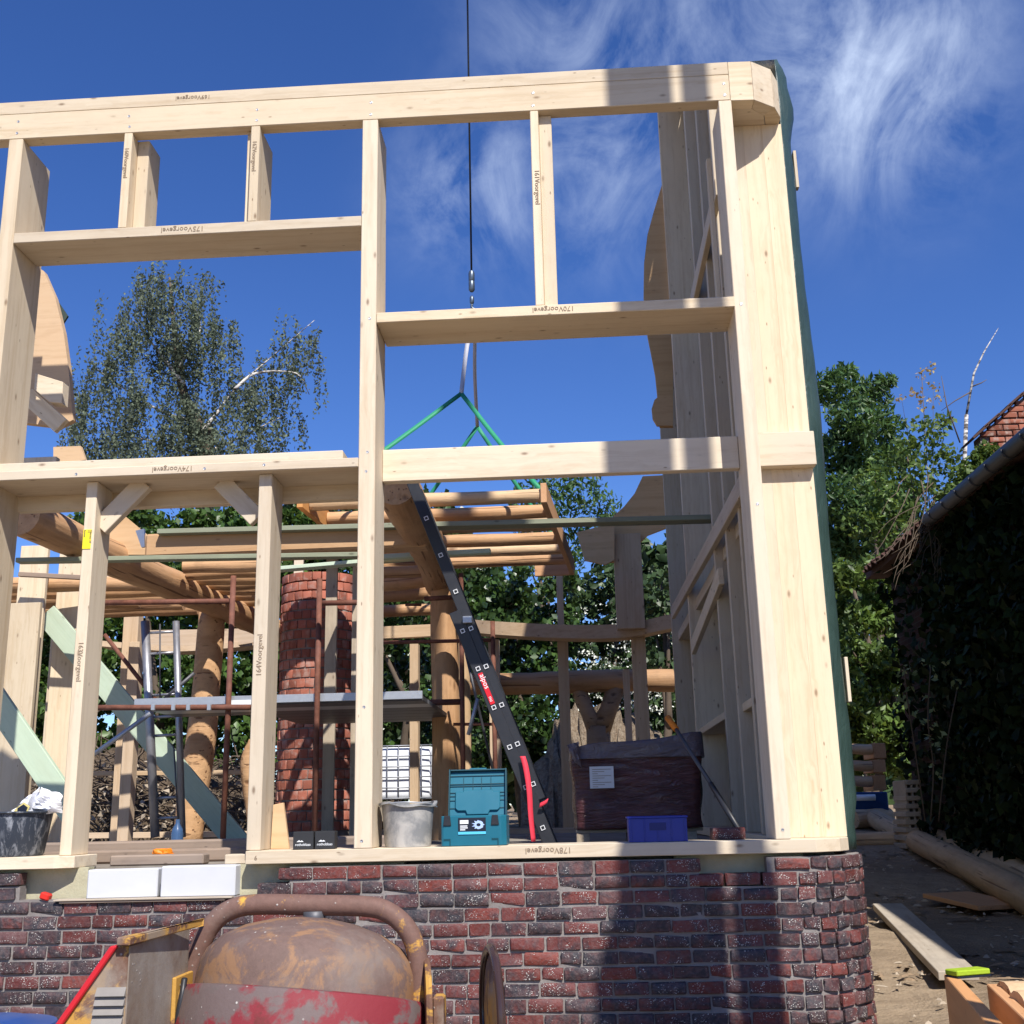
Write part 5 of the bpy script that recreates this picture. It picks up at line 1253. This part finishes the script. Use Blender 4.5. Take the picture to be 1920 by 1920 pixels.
def leaf_mesh(name, C, size, mat, parent, rs, droop=0.0, aspect=.55, face=None, smin=.6, smax=1.35):
    """C: (n,3) leaf positions -> one mesh of small pointed leaves (two triangles each, folded)"""
    n = len(C); d = rs.normal(size=(n, 3)); d /= np.linalg.norm(d, axis=1)[:, None]
    if droop: d[:, 2] -= droop; d /= np.linalg.norm(d, axis=1)[:, None]
    nn_ = rs.normal(size=(n, 3)); 
    if face is not None: nn_ = nn_ * .55 + np.array(face)
    nn_ -= d * (nn_ * d).sum(1)[:, None]; nn_ /= np.linalg.norm(nn_, axis=1)[:, None] + 1e-9
    w = np.cross(d, nn_); s = (size * rs.uniform(smin, smax, n))[:, None]
    v = np.empty((n, 4, 3)); v[:, 0] = C - d * s * .5; v[:, 1] = C + w * s * aspect * .5 + nn_ * s * .10 - d * s * .06; v[:, 2] = C + d * s * .5; v[:, 3] = C - w * s * aspect * .5 + nn_ * s * .10 - d * s * .06
    me = bpy.data.meshes.new(name); me.vertices.add(n * 4); me.vertices.foreach_set('co', v.reshape(-1))
    me.loops.add(n * 6); idx = (np.arange(n)[:, None] * 4 + np.array([0, 1, 2, 0, 2, 3])[None]).reshape(-1); me.loops.foreach_set('vertex_index', idx.astype(np.int32))
    me.polygons.add(n * 2); me.polygons.foreach_set('loop_start', np.arange(0, n * 6, 3, dtype=np.int32)); me.update(calc_edges=True)
    me.materials.append(mat); o = bpy.data.objects.new(name, me); return place(o, parent)
def clump_points(rs, centers, radii, per, shell=.45, squash=.85):
    out = []
    for c, r in zip(centers, radii):
        k = int(per * (r ** 2)); u = rs.normal(size=(k, 3)); u /= np.linalg.norm(u, axis=1)[:, None]
        rad = r * (shell + (1 - shell) * rs.uniform(0, 1, k) ** .5) * (1 + .22 * np.sin(u[:, 0] * 5 + c[0]) * np.cos(u[:, 2] * 4 + c[2]))
        p = u * rad[:, None]; p[:, 2] *= squash; out.append(p + np.array(c))
    return np.concatenate(out)
BARK = plain('bark', (.12, .09, .065), .9, .35, 9); BIRCHB = M('birch_bark', lambda k: (k.col(k.mix(k.ramp(k.noise(k.coord((1, 1, 3)), 6, 5), [(.45, 0), (.6, 1)]), (.55, .52, .48), (.08, .065, .055))),), .8, .2)
LEAF_IVY = leafmat('ivy_leaf', (.018, .040, .012), (.05, .095, .022), .15, None, .35, .5)
LEAF_HAZEL = leafmat('hazel_leaf', (.028, .060, .014), (.068, .125, .027), .25, None, .42)
LEAF_BIRCH = leafmat('birch_leaf', (.060, .078, .055), (.125, .15, .10), .28, None, .6, .15)
LEAF_ASH = leafmat('ash_leaf', (.030, .068, .022), (.065, .125, .035), .3)
LEAF_ELDER = leafmat('elder_leaf', (.045, .080, .018), (.11, .17, .04), .3)
LEAF_DARK = leafmat('shrub_leaf', (.020, .040, .016), (.05, .085, .03), .15)
FLOWER = plain('white_blossom', (.70, .72, .62), .8, .08, 20, bump=0)
def px_clumps(L, Y0, dy, rs, k=1):
    C_, R_ = [], []
    for x, y, r in L:
        Y = Y0 + rs.uniform(-dy, dy); p = at(x, y, Y); C_.append(tuple(p)); R_.append(r * (Y + 6.5) / 2143)
    return C_, R_
def fill_rect(x0, x1, y0f, y1, step, r, rs):
    L = []
    x = x0
    while x <= x1:
        y = y0f(x) + r * .7
        while y < y1: L.append((x + rs.uniform(-.3, .3) * step, y + rs.uniform(-.3, .3) * step, r * rs.uniform(.75, 1.25))); y += step
        x += step
    return L
def plant(name, label, cat, Lc, Y, dy, per, size, mat, seed, trunk=None, limbs=4, shell=.45, aspect=.55, droop=.25, group=None, barkm=None, trunk_r=.12):
    rs = np.random.RandomState(seed); C_, R_ = px_clumps(Lc, Y, dy, rs)
    ar = np.array(C_); base = Vector((float(ar[:, 0].mean()), Y, ground_z(0, Y)))
    if trunk: base.x = at(trunk[0], trunk[1], Y).x
    t = thing(name, label, cat, base, group)
    P = clump_points(rs, C_, R_, per, shell)
    leaf_mesh('crown', P, size, mat, t, rs, droop, aspect)
    g = random.Random(seed); tops = [Vector(C_[g.randrange(len(C_))]) for _ in range(limbs)]
    top = max(tops, key=lambda v: v.z)
    mid = base + (top - base) * .45 + Vector((g.uniform(-.2, .2), 0, 0))
    tube('trunk', curve_pts([base, (base + mid) / 2 + Vector((g.uniform(-.1, .1), .1, 0)), mid, top], 4), [trunk_r * (1 - .8 * i / 12) for i in range(13)], barkm or BARK, t, 8)
    for q in tops:
        if q is top: continue
        tube('branch', curve_pts([mid + (base - mid) * .1, (mid + q) / 2 + Vector((0, 0, .2)), q], 4), [trunk_r * .45 * (1 - .85 * i / 8) for i in range(9)], barkm or BARK, t, 6)
    return t, rs
rs0 = np.random.RandomState(1)
# ------------------------------------------------------------------ hedge plants behind the house
plant('hazel_bush', 'broad-leaved hazel bush filling the left bays behind the log floor', 'bush', fill_rect(30, 600, lambda x: 925 + 40 * abs(math.sin(x * .013)) + (140 if x < 130 else 0), 1440, 46, 36, rs0), 12.8, .9, 2300, .135, LEAF_HAZEL, 2, None, 5, .25, .75, .3)
plant('ivy_hedge', 'tall dark ivy hedge behind the chimney and the main post', 'hedge', fill_rect(560, 930, lambda x: 935 + 30 * math.sin(x * .03) + (50 if x > 880 else 0), 1470, 44, 34, rs0), 13.6, .7, 1500, .13, LEAF_IVY, 3, None, 4, .25, .85, .2)
plant('ivy_hedge', 'clipped dense ivy hedge seen between the ladder and the rear stud', 'hedge', fill_rect(900, 1090, lambda x: 1075 + 12 * math.sin(x * .05), 1430, 40, 32, rs0), 12.6, .5, 2400, .115, LEAF_IVY, 4, None, 4, .25, .85, .2)
plant('ash_tree', 'feathery young tree rising above the ivy hedge behind the hanging panel', 'tree', [(985, 930, 40), (1040, 915, 48), (1095, 920, 45), (1130, 950, 38), (1010, 985, 45), (1070, 985, 50), (1120, 1020, 45), (1150, 1060, 30), (1060, 1050, 45), (990, 1050, 40)], 17, .8, 900, .17, LEAF_ASH, 5, (1060, 1300), 5, .2, .35, .6)
t_, rs = plant('elder_bush', 'flowering elder bush with white blossom behind the curved rear plate', 'bush', fill_rect(1085, 1260, lambda x: 1080 + (60 if x > 1200 else 0), 1400, 40, 32, rs0), 13.4, .6, 2400, .14, LEAF_DARK, 6, None, 4, .25, .6, .2)
fp = []
for _ in range(230):
    q = np.array(at(rs.uniform(1075, 1262), 1120 + 215 * rs.uniform() ** .6, 12.75 - rs.uniform(0, .25)))
    for _k in range(rs.randint(3, 9)): fp.append(q + rs.normal(size=3) * np.array([.045, .03, .02]))
stuff(leaf_mesh('blossom', np.array(fp), .038, FLOWER, t_, rs, 0, .9))

plant('round_bush', 'dark rounded bush between the rear stud and the right side wall', 'bush', [(1215, 1120, 35), (1240, 1090, 38), (1255, 1150, 45), (1225, 1170, 40), (1250, 1220, 45), (1225, 1250, 40), (1190, 1120, 18)], 10.8, .4, 1800, .11, LEAF_DARK, 7, None, 3, .25, .8, .2)
# ------------------------------------------------------------------ birch
rs = np.random.RandomState(9); BYY = 20.0
BC = [(318, 515, 50), (280, 560, 55), (360, 575, 62), (245, 620, 55), (325, 645, 75), (400, 640, 62), (195, 670, 50), (165, 730, 48), (235, 745, 70), (330, 755, 85), (420, 735, 66), (480, 690, 42), (470, 760, 58), (552, 618, 34), (592, 628, 28), (608, 668, 20), (530, 665, 42), (440, 830, 66), (540, 775, 34), (350, 845, 80), (200, 820, 66), (150, 790, 36), (265, 840, 70), (160, 860, 50), (500, 840, 50), (548, 700, 26), (268, 522, 38), (366, 528, 38), (225, 590, 42), (412, 602, 42), (146, 705, 34), (138, 765, 34), (520, 740, 36)]
bt_ = thing('birch_tree', 'tall weeping birch with grey-green drooping twigs above the left opening', 'tree', (at(350, 900, BYY).x, BYY, ground_z(0, BYY)))
P = []
for x, y, r in BC:
    Y = BYY + rs.uniform(-1.3, 1.3); c = np.array(at(x, y, Y)); R0 = r * (Y + 6.5) / 2143
    for si in range(int(58 * (r / 50) ** 2)):
        if si % 7 == 0:
            u = rs.normal(size=3); u /= np.linalg.norm(u); tuft = c + u * R0 * rs.uniform(.2, 1.2) * np.array([1, 1, .8])
        p = tuft + rs.normal(size=3) * .10; ln = rs.uniform(.35, 1.55); k = int(ln / .05)
        sw = rs.normal(size=2) * .10
        for i in range(k):
            if rs.uniform() < .85: P.append(p + np.array([sw[0] * i * .05, sw[1] * i * .05, -i * .05]) + rs.normal(size=3) * .035)
leaf_mesh('crown', np.array(P), .098, LEAF_BIRCH, bt_, rs, .9, .55)
b0 = Vector((at(395, 1000, BYY).x, BYY, ground_z(0, BYY)))
tr_ = [b0, at(385, 870, BYY), at(375, 805, BYY), at(345, 740, BYY), at(330, 650, BYY), at(318, 520, BYY)]
tube('trunk', curve_pts(tr_, 4), [.26 * (1 - .9 * i / 20) for i in range(21)], BARK, bt_, 10)
for q in ([(378, 810), (410, 770), (440, 730), (520, 660), (590, 600)], [(360, 790), (300, 770), (220, 720), (180, 690)], [(345, 720), (290, 650), (250, 600)], [(335, 690), (375, 620), (360, 560)], [(385, 850), (450, 820), (530, 780)], [(380, 860), (300, 830), (190, 810)], [(440, 730), (480, 700), (555, 700), (580, 740)]):
    pts = [at(x, y, BYY - .5 + .3 * i) for i, (x, y) in enumerate(q)]; cc = curve_pts(pts, 4)
    tube('branch', cc, [.05 * (1 - .85 * i / (len(cc) - 1)) for i in range(len(cc))], BIRCHB, bt_, 6)
# ------------------------------------------------------------------ trees on the right
plant('ash_tree', 'tall dark ash tree standing behind the foil-covered corner', 'tree', [(1560, 730, 45), (1585, 705, 30), (1630, 740, 42), (1660, 715, 22), (1600, 790, 55), (1650, 800, 48), (1570, 850, 60), (1620, 870, 58), (1680, 860, 40), (1575, 930, 60), (1640, 940, 60), (1560, 1010, 60), (1620, 1020, 60), (1690, 930, 45), (1680, 1000, 50)], 19, 1.0, 1900, .21, LEAF_ASH, 20, (1610, 1300), 6, .2, .34, .5, None, None, .16)
plant('leafy_bush', 'light green leafy thicket below the ash tree beside the barn end', 'bush', fill_rect(1540, 1690, lambda x: 1060, 1440, 48, 38, rs0), 16, .8, 2200, .17, LEAF_ELDER, 21, None, 3, .25, .5, .3)
plant('elder_tree', 'thin elder with yellowish leaves growing over the barn eaves', 'tree', [(1640, 900, 50), (1660, 960, 50), (1620, 980, 50), (1700, 850, 40), (1740, 810, 42), (1770, 860, 40), (1720, 900, 45), (1780, 920, 45), (1690, 960, 42), (1740, 980, 48), (1700, 1020, 40), (1650, 1000, 30), (1810, 900, 34), (1770, 790, 22), (1830, 870, 22)], 12.6, .5, 1300, .115, LEAF_ELDER, 22, (1790, 1050), 6, .15, .6, .2, None, None, .07)
t_, rs = plant('dry_shrub', 'sparse shrub with yellow dry leaves sticking up against the sky', 'bush', [(1728, 700, 16), (1745, 690, 14), (1750, 725, 16), (1715, 735, 18), (1735, 755, 22), (1760, 745, 14), (1690, 745, 12)], 13, .4, 900, .07, leafmat('dry_leaf', (.25, .18, .06), (.42, .33, .12), .3), 23, (1745, 900), 4, .1, .7, .2, None, None, .03)
dead = thing('dead_birch', 'bare white birch stem broken off above the barn eaves', 'tree', at(1803, 960, 11))
tube('trunk', [at(1803, 960, 11), at(1808, 880, 11), at(1812, 778, 11)], [.036, .033, .03], BIRCHB, dead, 10)
tube('branch', [at(1812, 778, 11), at(1826, 700, 11), at(1845, 660, 11), at(1872, 615, 11)], [.02, .017, .012, .004], BIRCHB, dead, 6)
for q in ([(1822, 725), (1840, 718), (1850, 712)], [(1800, 830), (1775, 760), (1765, 705)], [(1820, 735), (1790, 752), (1765, 770)]): tube('branch', [at(x, y, 11) for x, y in q], [.012, .009, .004], BARK, dead, 6)
# hanging dead twigs under the eaves
tw = thing('dry_creeper', 'bare hanging creeper stems dangling from the broken barn eaves', 'creeper', at(1790, 980, 6.5))
g = random.Random(31)
for _ in range(44):
    x, y = g.uniform(1700, 1830), g.uniform(880, 990); pts = [at(x, y, 6.5)]
    dx = g.uniform(-90, 40)
    for k in range(4): x += dx * g.uniform(.1, .5); y += g.uniform(10, 40); pts.append(at(x, y, 6.4 - .05 * k))
    cc = curve_pts(pts, 3); tube('stem', cc, [.007 * (1 - .7 * i / len(cc)) for i in range(len(cc))], BARK, tw, 5)
# ivy on the barn wall and round the gable foot
rs = np.random.RandomState(40)
n = 16000; C = np.stack([BX - .05 - rs.uniform(0, .22, n) ** 1.0, rs.uniform(-1.5, 9.2, n), rs.uniform(.3, 4.7, n)], 1)
C = C[(C[:, 1] < 7.4) | (rs.uniform(size=n) < .25)]
LEAF_WALL = leafmat('shaded_ivy', (.006, .013, .005), (.014, .027, .008), .05, None, .65, .12)  # much darker copy of the ivy, leaf colour carrying the wall's shade
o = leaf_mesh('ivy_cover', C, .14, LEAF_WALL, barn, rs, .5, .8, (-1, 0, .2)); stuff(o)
P = clump_points(rs, [tuple(at(x, y, 6.25)) for x, y in ((1850, 848), (1862, 872), (1838, 895), (1815, 925), (1795, 950), (1835, 860), (1808, 890), (1782, 930))], [.14, .14, .20, .20, .18, .14, .18, .16], 9000, .2)
o = leaf_mesh('gable_ivy', P, .06, LEAF_ELDER, barn, rs, .2, .8); stuff(o)
hop = thing('climbing_vine', 'leafy vine with large pale leaves standing in front of the dark barn wall', 'vine', at(1740, 1540, 6.2))
C = []
for x, y in ((1690, 1265), (1700, 1252), (1712, 1258), (1728, 1240), (1745, 1250), (1750, 1270), (1690, 1310), (1700, 1320), (1706, 1290), (1720, 1340), (1735, 1355), (1752, 1360), (1740, 1380), (1748, 1392), (1758, 1400), (1765, 1378), (1790, 1285), (1800, 1275), (1812, 1290), (1775, 1240), (1750, 1440), (1760, 1455), (1745, 1330), (1735, 1310), (1680, 1295)):
    for _ in range(4): C.append(np.array(at(x + rs.uniform(-6, 6), y + rs.uniform(-6, 6), 6.2 + rs.uniform(-.2, .2))))
leaf_mesh('leaves', np.array(C), .075, leafmat('pale_vine_leaf', (.10, .15, .06), (.22, .28, .14), .3), hop, rs, .3, .6)
for q in ([(1745, 1540), (1750, 1440), (1740, 1350), (1745, 1250)], [(1735, 1540), (1715, 1400), (1700, 1300), (1695, 1250)], [(1760, 1540), (1775, 1400), (1795, 1290)]): tube('stem', curve_pts([at(x, y, 6.2) for x, y in q], 4), .008, BARK, hop, 5)
# ------------------------------------------------------------------ spoil heaps and brush behind the house
def heap(name, pts, Y, dep, h0, mat, label, cat, seed):
    """rough mound: ridge line given as (px, py) at depth Y"""
    g = random.Random(seed); V_, F_ = [], []; rows = 10; n = 44
    for j in range(rows + 1):
        t = j / rows
        for i in range(n + 1):
            s = i / n * (len(pts) - 1); k = min(int(s), len(pts) - 2); f = s - k
            x = pts[k][0] * (1 - f) + pts[k + 1][0] * f; y = pts[k][1] * (1 - f) + pts[k + 1][1] * f
            p = at(x, y, Y); zb = ground_z(p.x, Y) - .05; hh = max(0, p.z - zb)
            prof_ = math.sin(min(1, t * 1.0) * math.pi) ** .8
            V_.append((p.x + g.uniform(-.05, .05), Y - dep + 2 * dep * t + g.uniform(-.05, .05), zb + hh * prof_ * (1 + g.uniform(-.09, .09))))
    for j in range(rows):
        for i in range(n): a = j * (n + 1) + i; F_.append((a, a + 1, a + n + 2, a + n + 1))
    o = mesh(name, V_, F_, mat, None, True); return tag(o, label, cat)
def heapm(a, b_):
    def f(k):
        v = k.wp(); n1 = k.noise(v, 3.0, 6, .65); n2 = k.noise(v, 17, 5, .7)
        k.col(k.mix(k.ramp(n2, [(.42, 0), (.62, 1)]), a, b_)); k.bump(k.math('ADD', n1, n2), 1.0, .12)
    return f
SANDM = M('spoil_sand', heapm((.40, .32, .23), (.26, .19, .13)), .95, .1); BRUSHM = M('brush_soil', heapm((.22, .16, .11), (.12, .09, .06)), .95, .1)
heap('spoil_heap', [(985, 1460), (1030, 1400), (1050, 1345), (1080, 1335), (1115, 1328), (1160, 1338), (1190, 1345), (1225, 1365), (1260, 1400), (1300, 1470)], 11.6, 1.4, 0, SANDM, 'pale heap of dug soil seen through the forked post', 'soil heap', 1)
heap('brush_heap', [(-60, 1440), (60, 1420), (180, 1415), (260, 1405), (330, 1425), (420, 1450), (520, 1470), (620, 1490), (700, 1500)], 10.4, 1.6, 0, BRUSHM, 'brown heap of soil and brushwood behind the left bays', 'brush heap', 2)
g = random.Random(77); parts = []
for _ in range(420):
    p = at(g.uniform(20, 620), g.uniform(1405, 1560), 9.0 + g.uniform(-.6, .5)); d = Vector((g.uniform(-1, 1), g.uniform(-.4, .4), g.uniform(-.5, .5))).normalized() * g.uniform(.1, .45)
    parts.append(ring_pts([p - d, p + Vector((0, 0, g.uniform(-.05, .08))), p + d], [.008, .012, .005], 4))
o = stuff(merge('brushwood', parts, BARK)); tag(o, 'tangle of dry twigs lying on the brown soil heap', 'twigs')
g = random.Random(78); V_, F_ = [], []
for _ in range(900):
    x, y = g.uniform(20, 640), g.uniform(1430, 1575); p = at(x, y, 8.75 + g.uniform(-.4, .3)); s = g.uniform(.015, .055)
    o = len(V_); V_ += [p + Vector((g.uniform(-1, 1), g.uniform(-1, 1), g.uniform(-1, 1))) * s for _k in range(5)]; F_ += [tuple(o + i for i in q) for q in ((0, 1, 2), (0, 2, 3), (0, 3, 4), (1, 2, 3), (1, 3, 4), (0, 1, 4), (2, 3, 4))]
o = stuff(mesh('rubble', V_, F_, CLOD, None)); tag(o, 'loose pale rubble and clods on the soil heap in the left bays', 'rubble')
# far backdrop of woods so that no bare horizon shows
for i, (x0, x1, Yf, top, sd) in enumerate(((-900, 100, 24, 1120, 50), (600, 1000, 26, 1080, 51), (1180, 1600, 27, 1000, 52), (1650, 2600, 26, 1080, 53))):
    plant('far_trees', ('far wood at the left beyond the hazel', 'far wood behind the ivy hedge', 'far wood behind the right side wall', 'far wood beyond the barn')[i], 'trees', fill_rect(x0, x1, lambda x: top + 25 * math.sin(x * .04), 1500, 70, 60, rs0), Yf, 1.0, 260, .42, LEAF_DARK, sd, None, 2, .25, .6, .2)
